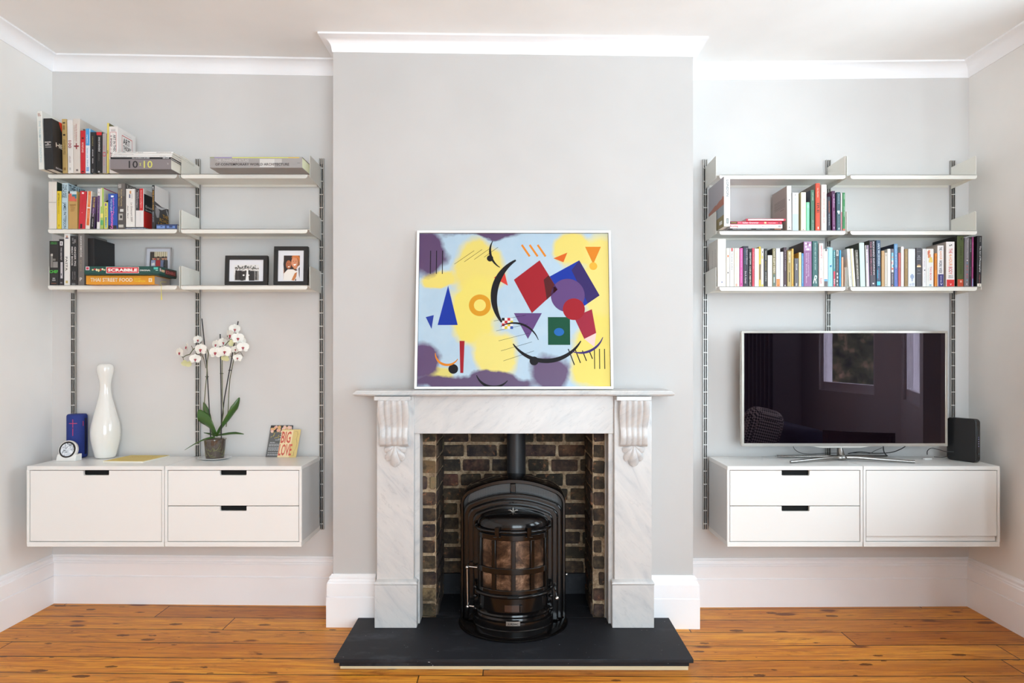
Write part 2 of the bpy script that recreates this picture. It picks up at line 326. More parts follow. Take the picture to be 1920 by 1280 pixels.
def sweep_part(name, i0, i1, prof, tab, m, pth):
    """the whole path is mitred; only the run i0..i1 becomes this object"""
    rows = []
    for i in range(i0, i1 + 1):
        p = Vector(pth[i]); d0 = (p - Vector(pth[i - 1])).normalized() if i else None; d1 = (Vector(pth[i + 1]) - p).normalized() if i < len(pth) - 1 else None
        d0 = d0 or d1; d1 = d1 or d0; n0 = Vector((d0.y, -d0.x)); n1 = Vector((d1.y, -d1.x)); mt = (n0 + n1) / (1 + n0.dot(n1))
        z = interp(tab, p.x); rows.append([(p.x + mt.x * o, p.y + mt.y * o, z + h) for o, h in prof])
    b = MB(); b.grid(rows, True); n = len(prof); b.add(rows[0], [tuple(range(n))]); b.add(rows[-1], [tuple(range(n))])
    return struct(b.build(name, m, smooth=40))
sweep_part('trim_1', 0, 1, cp, HC, M_TRIM, path); sweep_part('trim_2', 1, 2, cp, HC, M_TRIM, path); sweep_part('trim_3', 2, 5, cp, HC, M_TRIM, path)
sweep_part('trim_4', 5, 6, cp, HC, M_TRIM, path); sweep_part('trim_5', 6, 7, cp, HC, M_TRIM, path)
sp_ = [(0, 0), (.028, 0), (.028, .151), (.025, .1535), (.0215, .154), (.0215, .157), (.026, .159), (.026, .222), (.021, .227), (.021, .232), (.015, .237), (.014, .243), (.017, .247), (.016, .253), (.008, .259), (.006, .265), (0, .265)]
pa = [(XL, -2.6), (XL, YW), (-.92, YW), (-.92, YB), (-.70, YB)]; pb = [(.70, YB), (.92, YB), (.92, YW), (XR, YW), (XR, BY1)]
sweep_part('baseboard_left', 0, 1, sp_, HF, M_TRIM, pa); sweep_part('baseboard_alcove_left', 1, 2, sp_, HF, M_TRIM, pa); sweep_part('baseboard_chimney_left', 2, 4, sp_, HF, M_TRIM, pa)
sweep_part('baseboard_chimney_right', 0, 2, sp_, HF, M_TRIM, pb); sweep_part('baseboard_alcove_right', 2, 3, sp_, HF, M_TRIM, pb); sweep_part('baseboard_right', 3, 4, sp_, HF, M_TRIM, pb)
# brick lining of the fireplace opening
def bricks(b, o, u, n, W, z0, H, seed, first=0., tones=None):
    rnd = random.Random(seed); o = Vector(o); u = Vector(u); n = Vector(n); Z = Vector((0, 0, 1)); ch = .0815
    b.mi = 1; b.tint = (1, 1, 1)
    b.add([o + Z * z0, o + u * W + Z * z0, o + u * W + Z * (z0 + H), o + Z * (z0 + H)], [(0, 1, 2, 3)])
    b.mi = 0; r = 0; z = z0 + .004
    while z < z0 + H:
        x = -first - rnd.random() * .1; hh = ch - .015
        while x < W:
            L = rnd.choice((.115, .15, .155, .17, .19)); x0, x1 = max(x, 0.001), min(x + L, W - .001); z1 = min(z + hh, z0 + H)
            if x1 - x0 > .015:
                j = lambda s=.005: (rnd.random() - .5) * 2 * s
                dep = .004 + rnd.random() * .007; c = rnd.random()
                low = 1 - (z - z0) / H
                dk = [(46, 38, 33), (40, 33, 30), (56, 44, 36), (64, 50, 40), (50, 40, 36), (78, 48, 38)]
                lt = tones or dk
                col = rnd.choice(lt if rnd.random() < low * 1.1 else dk); b.tint = lin([v + rnd.randint(-6, 6) for v in col])
                f8 = []; ins = .006
                for (px_, pz_) in ((x0, z), (x1, z), (x1, z1), (x0, z1)): f8.append(o + u * (px_ + j(.003)) + Z * (pz_ + j(.003)))
                cx, cz = (x0 + x1) / 2, (z + z1) / 2; ring = []
                for (px_, pz_) in ((x0, z), (x1, z), (x1, z1), (x0, z1)):
                    sx = 1 if px_ < cx else -1; sz = 1 if pz_ < cz else -1
                    ring.append([(px_ + sx * .007, pz_ + sz * .001), (px_ + sx * .001, pz_ + sz * .007)])
                pts = [ring[0][1], ring[0][0], ring[1][0], ring[1][1], ring[2][1], ring[2][0], ring[3][0], ring[3][1]]
                pts = [(p + j(.002), q + j(.002)) for p, q in pts]
                back = [o + u * p + Z * q - n * .004 for p, q in pts]; mid = [o + u * p + Z * q + n * dep * .6 for p, q in pts]
                fro = [o + u * (cx + (p - cx) * (1 - .009 / max(.02, x1 - x0))) + Z * (cz + (q - cz) * .93) + n * (dep + j(.0015)) for p, q in pts]
                b.grid([back, mid, fro], True); b.add(fro, [tuple(range(8))])
            x += L + .013
        z += ch; r += 1
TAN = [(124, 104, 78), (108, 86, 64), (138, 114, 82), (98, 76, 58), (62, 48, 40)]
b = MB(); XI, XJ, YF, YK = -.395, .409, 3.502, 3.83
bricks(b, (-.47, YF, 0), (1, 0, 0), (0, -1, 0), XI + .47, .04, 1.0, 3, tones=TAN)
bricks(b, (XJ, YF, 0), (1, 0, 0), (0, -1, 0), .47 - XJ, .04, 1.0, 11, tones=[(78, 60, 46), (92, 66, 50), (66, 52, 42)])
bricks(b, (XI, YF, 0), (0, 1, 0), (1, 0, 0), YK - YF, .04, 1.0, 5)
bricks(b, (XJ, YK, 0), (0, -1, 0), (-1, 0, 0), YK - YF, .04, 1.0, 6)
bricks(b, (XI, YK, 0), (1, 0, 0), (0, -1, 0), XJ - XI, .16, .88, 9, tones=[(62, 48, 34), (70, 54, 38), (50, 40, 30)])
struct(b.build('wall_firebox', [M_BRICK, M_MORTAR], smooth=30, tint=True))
b = MB(); b.box(-.47, .47, YF, YK + .02, 1.04, 1.06); b.box(-.47, XI - .002, YF + .002, YK + .02, -.02, 1.04); b.box(XJ + .002, .47, YF + .002, YK + .02, -.02, 1.04); b.box(XI, XJ, YK + .002, YK + .03, -.02, 1.04)
struct(b.build('wall_flue', M_CAV)); struct(box('wall_firebox_slate', M_SLATE, None, XI + .001, XJ - .001, YK - .02, YK - .001, .053, .165))
# ------------------------------------------------------------------ hearth
h = thing('hearth', 'dark slate hearth slab on a recessed riser in front of the fireplace', 'hearth', (0, 3.2, 0))
HZ = .053
def hb(name, m, x0, x1, y0, y1, z0, z1, bev=.002): return box(name, m, h, x0, x1, y0 - 3.2, y1 - 3.2, z0, z1, bevel=bev)
hb('hearth_slab', M_SLATE, -.785, .79, 2.985, 3.462, .036, HZ, .0025)
hb('hearth_riser', M_SLATE, -.765, .775, 3.005, 3.462, .014, .036, .001)
hb('mortar_bed', mat((214, 200, 166), .9), -.762, .772, 3.008, 3.46, -.005, .0145, .001)
box('floor_slab', M_SLATE, h, XI + .002, XJ - .002, .264, .612, .03, HZ)
# ------------------------------------------------------------------ marble surround
s = thing('fireplace_surround', 'white veined marble fireplace surround with fluted corbels on chimney breast', 'fireplace', (0, 3.42, HZ))
def sm(b, name, m, par=s, **k):
    b.v = [(x, y - 3.42, z - HZ) for x, y, z in b.v] if par is s or par['_r'] else b.v
    return b.build(name, m, par, **k)
def smx(name, m, x0, x1, y0, y1, z0, z1, bev=.0015):
    b = MB(); b.box(x0, x1, y0, y1, z0, z1); return sm(b, name, m, bevel=bev)
MT = 1.2127
# mantel shelf with ogee edge
b = MB(); rows = []
for o, z in ((-.012, MT), (-.012, MT), (-.004, MT - .002), (0, MT - .007), (.0, MT - .009), (.006, MT - .012), (.010, MT - .018), (.006, MT - .025), (-.002, MT - .028), (-.02, MT - .029)):
    rows.append([(-.768 - o, YB - .0, z), (-.768 - o, 3.315 - o, z), (.775 + o, 3.315 - o, z), (.775 + o, YB - .0, z)])
b.grid(rows, False); b.add(rows[0], [(0, 1, 2, 3)]); b.add(rows[-1], [(0, 1, 2, 3)]); b.grid([[r[0] for r in rows], [r[3] for r in rows]])
sm(b, 'mantel_shelf', M_MARB_A, smooth=35)
smx('frieze', M_MARB_A, -.49, .497, 3.372, YB, .996, MT - .029)
for sx in (-1, 1):
    xo, xi, xs = (-.668, -.487, -.4625) if sx < 0 else (.680, .497, .4725)
    a0, a1 = min(xo, xi), max(xo, xi)
    smx('pilaster', M_MARB_B, a0, a1, 3.347, YB, .27, MT - .029)
    b = MB(); p0, p1 = (-.676, -.470) if sx < 0 else (.484, .688)
    b.box(p0, p1, 3.330, YB, HZ, .262)
    sm(b, 'plinth', M_MARB_B, bevel=.002)
    b = MB(); rows = []
    for o, z in ((0, .262), (.002, .264), (.002, .270), (-.004, .277), (-.014, .285), (-.017, .286)):
        rows.append([(p0 - o, YB - .001, z), (p0 - o, 3.33 - o, z), (p1 + o, 3.33 - o, z), (p1 + o, YB - .001, z)])
    b.grid(rows); b.add(rows[-1], [(0, 1, 2, 3)]); b.add(rows[0], [(0, 1, 2, 3)]); sm(b, 'plinth_moulding', M_MARB_B, smooth=60)
    q0, q1 = min(xi, xs), max(xi, xs); smx('inner_slip', M_MARB_A, q0, q1, 3.385, YF, HZ, .997)
    # scrolled corbel
    c0, c1 = (PX(709, 3.29), PX(764, 3.29)) if sx < 0 else (PX(1164, 3.29), PX(1217, 3.29))
    zt, zb = PZ(751, 3.29), PZ(839, 3.29); H = zt - zb; W = c1 - c0
    smx('corbel_cap', M_MARB_A, c0 - .02, c1 + .012, 3.288, 3.347, zt, MT - .029, .002)
    b = MB(); rows = []; nx, nz = 44, 40
    for i in range(nz + 1):
        q = i / nz; z = zt - q * H; S = .066 - .034 * (1 - math.cos(math.pi * min(1, q * 1.35))) / 2 + .013 * math.sin(math.pi * max(0, (q - .55) / .45)) ** 2
        if q > .96: S -= (q - .96) * .5
        row = [(c0, 3.347, z)]; rnd_sc = 1.
        for k in range(nx + 1):
            u = k / nx; uu = (u - .5) * 2
            if abs(uu) > .62: rib = .7 + .3 * math.cos((abs(uu) - .81) / .19 * 1.4)
            else: rib = .35 + .65 * abs(math.cos(uu / .62 * math.pi * 1.5)) ** .9
            row.append((c0 + u * W + .004 * math.sin(q * 2 * math.pi) * uu, 3.347 - S * (.72 + .28 * rib), z))
        row.append((c1, 3.347, z)); rows.append(row)
    b.grid(rows); b.add(rows[-1], [tuple(range(len(rows[-1])))]); b.add(rows[0], [tuple(range(len(rows[0])))])
    cor = sm(b, 'corbel', M_MARB_A, smooth=60)
    cx = (c0 + c1) / 2 + .002; zc = zb + .006; lb = MB()
    for a, L, wd, th in ((0, .108, .027, .024), (-27, .088, .020, .018), (27, .088, .020, .018), (-58, .062, .018, .015), (58, .062, .018, .015)):
        rr = R(a); pts = []; n = 12
        for i in range(n + 1):
            q = i / n; wdt = wd * (.34 + .66 * math.sin(math.pi * min(1, q * .72) ** 1.3)) * (math.sqrt(max(0, 1 - ((q - .72) / .28) ** 2)) if q > .72 else 1)
            ring = []
            for k in range(9):
                e = (k / 8 - .5) * 2; xx = e * wdt; hgt = .004 + th * math.sqrt(max(0, 1 - e * e)) * (.25 + .75 * math.sin(math.pi * min(1, q + .08)))
                lx = xx * math.cos(rr) + q * L * math.sin(rr); lz = -q * L * math.cos(rr) + xx * math.sin(rr)
                ring.append((cx + lx, 3.3475 - hgt, zc + lz))
            pts.append(ring)
        lb.grid(pts)
    lb.v = [(x, y - 3.42, z - HZ) for x, y, z in lb.v]
    lb.build('shell_leaf', M_MARB_A, cor, smooth=70)
# ------------------------------------------------------------------ stove
st = thing('wood_stove', 'black enamelled wood stove with mica windows standing in the brick recess', 'stove', (0, 3.36, HZ))
def sv(b, name, m, par=st, **k): b.v = [(p[0], p[1] - 3.36, p[2] - HZ) for p in b.v]; return b.build(name, m, par, **k)
b = MB(); b.lathe([(.266, HZ), (.272, HZ + .004), (.272, HZ + .008), (.262, HZ + .013), (.2, HZ + .014)], 64, (0, 3.41, 0), 1, .95); sv(b, 'base_plate', M_ENAM, smooth=40)
def arch(hw, z0, zt, r, sag, n=10):
    """outline of an arched plate: straight sides, rounded shoulders, shallow crown"""
    pts = [(-hw, z0)]; zs = zt - sag - r
    for i in range(n + 1):
        a = math.pi - i / n * R(68); pts.append((-hw + r + r * math.cos(a), zs + r * math.sin(a)))
    x0, z0_ = pts[-1]
    for i in range(1, 18):
        x = x0 + (-2 * x0) * i / 18; e = x / x0; pts.append((x, z0_ + (zt - z0_) * (1 - e * e)))
    for x, z in reversed(pts[:n + 2]): pts.append((-x, z))
    return pts
def archplate(hw, zt, r, sag, y0, y1, name, m, bev=.006, z0=HZ + .014):
    b = MB(); b.prism(arch(hw, z0, zt, r, sag), y0, y1, lambda p, q, hh: (p, hh, q)); return sv(b, name, m, bevel=bev, seg=3)
L = [(98.5, 898.5, 3.43), (92.5, 925, 3.405), (85, 936.5, 3.38), (75.5, 947, 3.355), (66.5, 955, 3.335)]
hw, yt, d = L[0]
# hood ring
o1 = arch(hw * d / F, HZ + .014, PZ(yt, d), .075, .045); o2 = arch(hw * d / F - .016, HZ + .014, PZ(yt, d) - .022, .064, .044)
b = MB(); f = lambda p, y: (p[0], y, p[1])
b.grid([[f(p, 3.62) for p in o1], [f(p, d + .006) for p in o1], [f(((p[0] * .985, p[1] - .003)), d) for p in o1], [f((p[0] * 1.012, p[1] + .004), d) for p in o2], [f(p, d + .008) for p in o2], [f(p, 3.5) for p in o2]])
sv(b, 'hood', M_ENAM, smooth=40)
b = MB(); b.prism(arch(hw * d / F - .004, HZ + .014, PZ(yt, d) - .004, .07, .044), 3.462, 3.60, lambda p, q, hh: (p, hh, q)); sv(b, 'grille_back', mat((30, 30, 31), .5, name='mesh_grille'))
b = MB(); b.prism([(x * .93, z) for x, z in arch(hw * d / F - .02, PZ(945, 3.45), PZ(905, 3.45), .05, .04)], 3.45, 3.462, lambda p, q, hh: (p, hh, q))
t = NT('perforated_grille', .4); q = t.obj(); wv = t.n('ShaderNodeTexChecker'); t.l(t.map(q, (1, 1, 1), (0, R(45), 0)), wv.inputs['Vector']); wv.inputs['Scale'].default_value = 260
t.l(t.mix(wv.outputs['Fac'], (14, 14, 14), (62, 62, 62)), t.b.inputs['Base Color']); sv(b, 'grille', t.m)
box('hood_bracket', M_ENAM, st, -.014, .014, .075, .1, PZ(922, 3.45) - HZ, PZ(906, 3.45) - HZ, bevel=.003)
for i, (hw, yt, d) in enumerate(L[1:]):
    archplate(hw * d / F, PZ(yt, d), .055 - i * .006, .042 - .004 * i, d, 3.60 if i == 0 else L[i][2] + .01, 'stove_rib', M_ENAM, .0095)
# drum
DC, DA, DB = 3.318, .171, .128
def el(th, da=0.): return ((DA + da) * math.sin(th), DC - (DB + da) * math.cos(th))
def patch(b, a0, a1, z0, z1, da, dth=.01, n=10):
    rows = []
    for i in range(n + 1):
        th = R(a0 + (a1 - a0) * i / n); x, y = el(th, da); x2, y2 = el(th, da - dth)
        rows.append([(x2, y2, z0), (x, y, z0), (x, y, z1), (x2, y2, z1)])
    b.grid(rows, True); b.add(rows[0], [(0, 1, 2, 3)]); b.add(rows[-1], [(0, 1, 2, 3)])
def ringtube(b, z, da, r, a=88, n=40, sag=0.):
    b.tube([(*el(R(-a + 2 * a * i / n), da), z - sag * math.cos(R(-a + 2 * a * i / n))) for i in range(n + 1)], r, 10)
zl = PZ(995, 3.2); 
b = MB(); patch(b, -90, 90, HZ + .014, zl, -.012, .03, 40); sv(b, 'drum', M_CAV, smooth=40)
lid = MB(); rows = []
for q, z in ((1.0, zl), (1.0, zl + .014), (.985, zl + .026), (.93, zl + .040), (.78, zl + .054), (.4, zl + .064), (.02, zl + .067)):
    rows.append([(x * q, DC + .012 + (y - DC - .012) * q, z) for x, y in [el(R(-100 + 200 * i / 40), -.006) for i in range(41)]])
lid.grid(rows); sv(lid, 'lid', M_ENAM, smooth=50)
fin = MB(); fz = zl + .072; fy = DC - .018
fin.tube([(0, fy, fz - .012), (0, fy, fz + .004), (0, fy, fz + .016)], [.001, .0045, .001], 8)
for sx in (-1, 1): fin.tube([(0, fy, fz - .012), (sx * .006, fy, fz - .002), (sx * .014, fy, fz + .003), (sx * .024, fy, fz + .003)], [.001, .0028, .0032, .001], 8)
sv(fin, 'lid_ornament', mat((150, 146, 140), .3, metal=.9, name='polished_iron'), smooth=50)
b = MB(); ringtube(b, PZ(998, 3.19), .006, .0075, 92); 
for sx in (-1, 1): x, y = el(R(92 * sx), .006); b.ellipsoid((x, y, PZ(998, 3.19)), (.012, .012, .012))
sv(b, 'upper_rail', M_ENAM, smooth=50)
for th in (-24, 24):
    b = MB(); patch(b, th - 3.2, th + 3.2, PZ(1006, 3.2), PZ(988, 3.2), .017, .02, 4); x, y = el(R(th), .014); z = PZ(1006, 3.2)
    b.tube([(x - .016, y, z), (x + .016, y, z)], .003, 8); sv(b, 'hinge_clip', M_ENAM, smooth=40)
# windowed door
zt, za, zb_, zc, zd, ze = PZ(1003, 3.2), PZ(1013.5, 3.2), PZ(1065.5, 3.2), PZ(1076.5, 3.2), PZ(1106.5, 3.2), PZ(1116, 3.2)
door = MB(); cols = [(-62, -35.5), (-28.5, -3.2), (4.0, 28.5), (35.5, 62)]
patch(door, -68, 68, za, zt, .004, .016, 30); patch(door, -68, 68, zc, zb_, .006, .016, 30); patch(door, -68, 68, ze, zd, .004, .016, 30)
for a0, a1 in ((-68, -62), (-35.5, -28.5), (-3.2, 4), (28.5, 35.5), (62, 68)): patch(door, a0, a1, zd - .002, za + .002, .004, .016, 5)
dr = sv(door, 'stove_door', M_ENAM, bevel=.002)
for z0, z1 in ((zb_, za), (zd, zc)):
    for a0, a1 in cols:
        b = MB(); patch(b, a0 - .5, a1 + .5, z0 - .001, z1 + .001, -.008, .003, 8); sv(b, 'mica_pane', M_MICA, dr, smooth=40)
b = MB(); ringtube(b, PZ(1119, 3.19), .008, .0085, 92)
for sx in (-1, 1):
    for zz in (1111, 1128, 1152): x, y = el(R(86 * sx), .012); b.ellipsoid((x, y, PZ(zz, 3.22)), (.012, .013, .009))
sv(b, 'lower_rail', M_ENAM, smooth=50)
b = MB(); patch(b, -8, 8, PZ(1121, 3.18), PZ(1117.5, 3.18), .018, .004, 4); sv(b, 'rail_slot', M_CAV)
b = MB(); patch(b, -80, 80, PZ(1152, 3.2), PZ(1123, 3.2), -.004, .012, 30); sv(b, 'ash_door', M_ENAM, smooth=40)
b = MB(); patch(b, -13.5, 10, PZ(1149, 3.18), PZ(1137, 3.18), -.001, .004, 4); sv(b, 'air_vent', mat((56, 38, 32), .3, coat=.5, name='brown_enamel'))
b = MB(); patch(b, 10.5, 15, PZ(1150, 3.18), PZ(1136, 3.18), .006, .008, 3); sv(b, 'vent_handle', M_ENAM, bevel=.002)
b = MB(); rows = []
for da, z in ((-.004, PZ(1150, 3.19)), (.008, PZ(1153, 3.19)), (.010, PZ(1156, 3.19)), (.004, PZ(1160, 3.19)), (.006, PZ(1164, 3.19)), (.022, PZ(1167, 3.18)), (.024, PZ(1172, 3.18)), (.020, PZ(1181, 3.18)), (.024, PZ(1184, 3.17)), (.012, PZ(1187, 3.17)), (.014, HZ + .014)):
    rows.append([(*el(R(-95 + 190 * i / 48), da), z) for i in range(49)])
b.grid(rows); sv(b, 'stove_foot', M_ENAM, smooth=35)
b = MB(); patch(b, -9.5, 9.5, PZ(1172.5, 3.17), PZ(1164.5, 3.17), .0275, .004, 6); npl = sv(b, 'name_plate', mat((150, 148, 143), .35, metal=.7, name='pewter'), bevel=.001)
yy = el(0, .029)[1] - 3.36
text('SURDIAC', mat((40, 38, 36), .5), npl, frame3((0, yy - .0006, PZ(1168.5, 3.17) - HZ), (1, 0, 0), (0, 0, 1)), .05, .009, .03)
for (px_, py_, d_) in ((876, 1063, 3.33), (877, 1137, 3.32)):
    c = P(px_, py_, d_); b = MB(); b.ellipsoid(c, (.0085, .0085, .0085)); b.tube([(c.x, c.y, c.z), (c.x, 3.40, c.z)], .003, 8); b.tube([(c.x, c.y + .012, c.z), (c.x + .05, c.y - .004, c.z)], .0045, 8)
    sv(b, 'hinge_knob', M_CHROME, smooth=60)
b = MB(); b.tube([P(876, 1063, 3.335), P(877, 1137, 3.325)], .0028, 8); sv(b, 'hinge_pin', M_CHROME, smooth=60)
for nm, px_, py_, d_, r_ in (('door_knob', 1044, 1121, 3.29, .0115), ('damper_knob', 1062, 1076.5, 3.42, .007)):
    c = P(px_, py_, d_); b = MB(); b.ellipsoid(c, (r_, r_, r_)); b.tube([c, (c.x, c.y + .07, c.z)], .004, 8); sv(b, nm, M_CHROME, smooth=60)
b = MB(); pc = PX(968, 3.66); b.lathe([(.0505, PZ(925, 3.66)), (.0505, 1.036)], 40, (pc, 3.66, 0)); sv(b, 'flue_pipe', mat((34, 35, 38), .45, name='flue_steel'), smooth=40)
b = MB(); b.box(-.24, .24, 3.52, 3.74, HZ + .001, PZ(925, 3.6)); sv(b, 'stove_back', M_ENAM, bevel=.01)
# ------------------------------------------------------------------ cabinets
CF, CTOP, CBOT = 3.43, .826, .421
def cabinet(x0, x1, kind, label):
    t = thing('wall_cabinet', label, 'cabinet', ((x0 + x1) / 2, 3.6, CBOT), 'white wall cabinets'); W = (x1 - x0) / 2 - .0012; H = CTOP - CBOT; y0 = CF - 3.6; y1 = YW - 3.6 - .026; th = .0115
    b = MB(); tt = .020; bt = .024
    b.box(-W, W, y0, y1, H - tt, H); b.box(-W, W, y0, y1, 0, bt); b.box(-W, W, y1 - .01, y1, bt, H - tt); b.box(-W, -W + th, y0, y0 + .014, bt, H - tt); b.box(W - th, W, y0, y0 + .014, bt, H - tt)
    b.build('carcass', M_CAB, t, bevel=.0012)
    for sx in (-1, 1):
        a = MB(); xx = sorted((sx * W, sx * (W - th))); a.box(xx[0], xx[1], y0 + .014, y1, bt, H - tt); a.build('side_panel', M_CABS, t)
        if (sx > 0) == (x1 < 0):
            for yy, zz in ((.04, .05), (.04, .2), (.04, .36), (.14, .12), (.25, .05), (.25, .36)):
                sc = MB(); sc.ellipsoid((sx * W, y0 + yy, zz), (.0006, .0022, .0022), n=8, m=4); sc.build('screw', mat((225, 225, 225), .4), t)
    wi = W - th - .003
    def front(name, z0, z1, notch=None, x=wi, yy=.003):
        g = MB(); pts = [(-x, z0), (x, z0), (x, z1)]
        if notch:
            a, c, dp = notch; r = .005; pts += [(c, z1), (c, z1 - dp + r), (c - r * .3, z1 - dp + r * .3), (c - r, z1 - dp), (a + r, z1 - dp), (a + r * .3, z1 - dp + r * .3), (a, z1 - dp + r), (a, z1)]
        pts += [(-x, z1)]
        g.prism(pts, y0 + yy, y0 + yy + .016, lambda p, q, hh: (p, hh, q)); return g.build(name, M_CAB, t, bevel=.0008)
    def inner(par, z0, z1):
        g = MB(); g.box(-wi + .004, wi - .004, y0 + .06, y0 + .30, z0 + .004, z1 - .012)
        return g.build('shade_block', M_CAV, par)  # black block stands in for the shade inside the cabinet
    iz0, iz1 = bt + .003, H - tt - .003; mid = (iz0 + iz1) / 2
    if kind == 'door':
        f_ = front('door', iz0, iz1, (-.064, .066, .0235)); inner(f_, iz0, iz1)
    elif kind == 'flap':
        f_ = front('flap_door', iz0 + .026, iz1, yy=.001); inner(f_, iz0, iz1); front('lower_rail', iz0, iz0 + .024, x=wi - .003, yy=.008)
    else:
        for z0, z1 in ((iz0, mid - .0018), (mid + .0018, iz1)):
            f_ = front('drawer', z0, z1, (-.068, .066, .0235) if x0 < 0 else (-.066, .074, .0255)); inner(f_, z0, z1)
    sh = MB(); sh.box(-wi, wi, y0 + .03, y0 + .034, iz0, iz1); sh.box(-W + th, W - th, y0 + .02, y1 - .01, H - tt - .0012, H - tt - .0002); sh.build('shade_lining', M_CAV, t)  # black sheets paint shade into the front gaps and notches
    return t
kx = lambda p: PX(p, CF)
cabinet(kx(50), kx(308), 'door', 'white wall cabinet with one wide door under the yellow magazine')
cabinet(kx(308.8), kx(565.5), 'drawer', 'white wall cabinet with two drawers under the orchid')
cabinet(kx(1363.5), kx(1618), 'drawer', 'white wall cabinet with two drawers under left half of television')
cabinet(kx(1618.8), kx(1875), 'flap', 'white wall cabinet with plain flap door under the black router')
# ------------------------------------------------------------------ rails and shelves
def rail(px_, ytop, ybot, label):
    x = PX(px_, 3.78); z0, z1 = PZ(ybot, 3.78), PZ(ytop, 3.78); t = thing('shelf_rail', label, 'shelf rail', (x, YW, z0), 'aluminium shelf rails'); H = z1 - z0
    b = MB(); b.box(-.0125, .0125, -.004, -.0002, 0, H)
    for xx in (-.0125, -.002, .0085): b.box(xx, xx + (.004 if xx != -.002 else .004), -.016, -.004, 0, H)
    b.build('rail', M_ALU, t)
    b = MB(); b.box(-.0084, -.0022, -.0055, -.0042, 0, H - .03); b.box(.0022, .0084, -.0055, -.0042, 0, H - .03); b.build('rail_slots', M_DARKSLOT, t)
    z = .03
    while z < H - .02: box('rail_pin', mat((225, 223, 219), .35, metal=.4), t, -.010, .010, -.0168, -.006, z, z + .004); z += .0728
rail(138, 299, 992, 'vertical aluminium shelf rail behind the blue speaker'); rail(371, 298, 992, 'vertical aluminium shelf rail behind the orchid flowers'); rail(603, 297, 992, 'vertical aluminium shelf rail beside left edge of chimney breast')
rail(1322, 299, 992, 'vertical aluminium shelf rail beside right edge of chimney breast'); rail(1553, 300, 992, 'vertical aluminium shelf rail behind the middle of the television'); rail(1786, 301, 992, 'vertical aluminium shelf rail above the black router')
SD = 3.56
SZ = {('L', 1): PZ(326, SD), ('L', 2): PZ(429, SD), ('L', 3): PZ(534.4, SD), ('R', 1): PZ(327.3, SD), ('R', 2): PZ(431.8, SD), ('R', 3): PZ(536.8, SD)}
def shelf(side, row, xa, xb, la, lb, label):
    """xa..xb: the folded front lip in pixels; la/lb: bracket positions in metres"""
    z = SZ[side, row] - .003; x0, x1 = PX(xa, SD), PX(xb, SD); xc = (la + lb) / 2; t = thing('wall_shelf', label, 'shelf', (xc, YW, z), 'white metal wall shelves'); ys = SD - YW
    lip = .0225; r = .014
    b = MB(); b.box(la - xc, lb - xc, ys + .012, -.017, 0, .002); b.box(x0 - xc, x1 - xc, ys, ys + .012, 0, .002)
    pts = [(x0 - xc, .0028), (x1 - xc, .0028)] + [(x1 - xc - r + r * math.cos(R(a)), -lip + .0025 + r - r * math.sin(R(a))) for a in (0, 22, 45, 67, 90)] + [(x0 - xc + r - r * math.cos(R(a)), -lip + .0025 + r - r * math.sin(R(a))) for a in (90, 67, 45, 22, 0)]
    b.prism(pts, ys, ys + .0016, lambda p, q, hh: (p, hh, q)); b.box(la - xc + .02, lb - xc - .02, -.019, -.017, -.012, .002); b.build('shelf_panel', M_SHELF, t)
    for xx, sg in ((la - xc, 1), (lb - xc, -1)):
        g = MB(); y0, y1 = ys + .012, -.004; pr = [(y0, -.012), (y1, -.02), (y1, .100), (y0 + .006, .106), (y0, .100)]
        g.prism(pr, xx - .0011, xx + .0011, lambda p, q, hh: (hh, p, q)); g.build('side_bracket', M_SHELF, t, bevel=.0004)
LA, LB_, LC = PX(138, 3.78) + .008, PX(371, 3.78), PX(603, 3.78) - .006
RA, RB, RC = PX(1322, 3.78) + .006, PX(1553, 3.78), PX(1786, 3.78) - .004
LMID, RMID = PX(336, 3.56), PX(1588.5, 3.56)
# the brackets hang from the rails: their fronts sit at the lip ends, their backs at the rail
nm = {1: 'top', 2: 'middle', 3: 'bottom'}
LBL = {('L', 1): ('white metal shelf carrying the tilted art books, left alcove', 'white metal shelf carrying only one long grey atlas'),
       ('L', 2): ('white metal shelf carrying colourful paperbacks, left alcove', 'empty white metal shelf above the two black photo frames'),
       ('L', 3): ('white metal shelf carrying green game box and orange cookbook', 'white metal shelf carrying two black photo frames'),
       ('R', 1): ('empty white metal shelf above the standing London book', 'empty white metal shelf at top right beside right wall'),
       ('R', 2): ('white metal shelf carrying red spined books and flat magazines, right alcove', 'empty white metal shelf above the 4-hour books, second row'),
       ('R', 3): ('white metal shelf packed with paperbacks, above left half of television', 'white metal shelf packed with books, above right half of television')}
for row in (1, 2, 3):
    dx = {1: 0, 2: 0, 3: 0}[row]
    a0, m0, m1, c0 = PX(89, SD), PX(334.3, SD), PX(338, SD), PX(579.5, SD)
    shelf('L', row, 90, 331.5, a0, m0, LBL['L', row][0]); shelf('L', row, 339, 576.5, m1, c0, LBL['L', row][1])
    a0, m0, m1, c0 = PX(1344, SD), PX(1587.3, SD), PX(1590.2, SD), PX(1833, SD)
    shelf('R', row, 1349, 1585.5, a0, m0, LBL['R', row][0]); shelf('R', row, 1594.5, 1832, m1, c0 if row < 3 else PX(1843, SD), LBL['R', row][1])
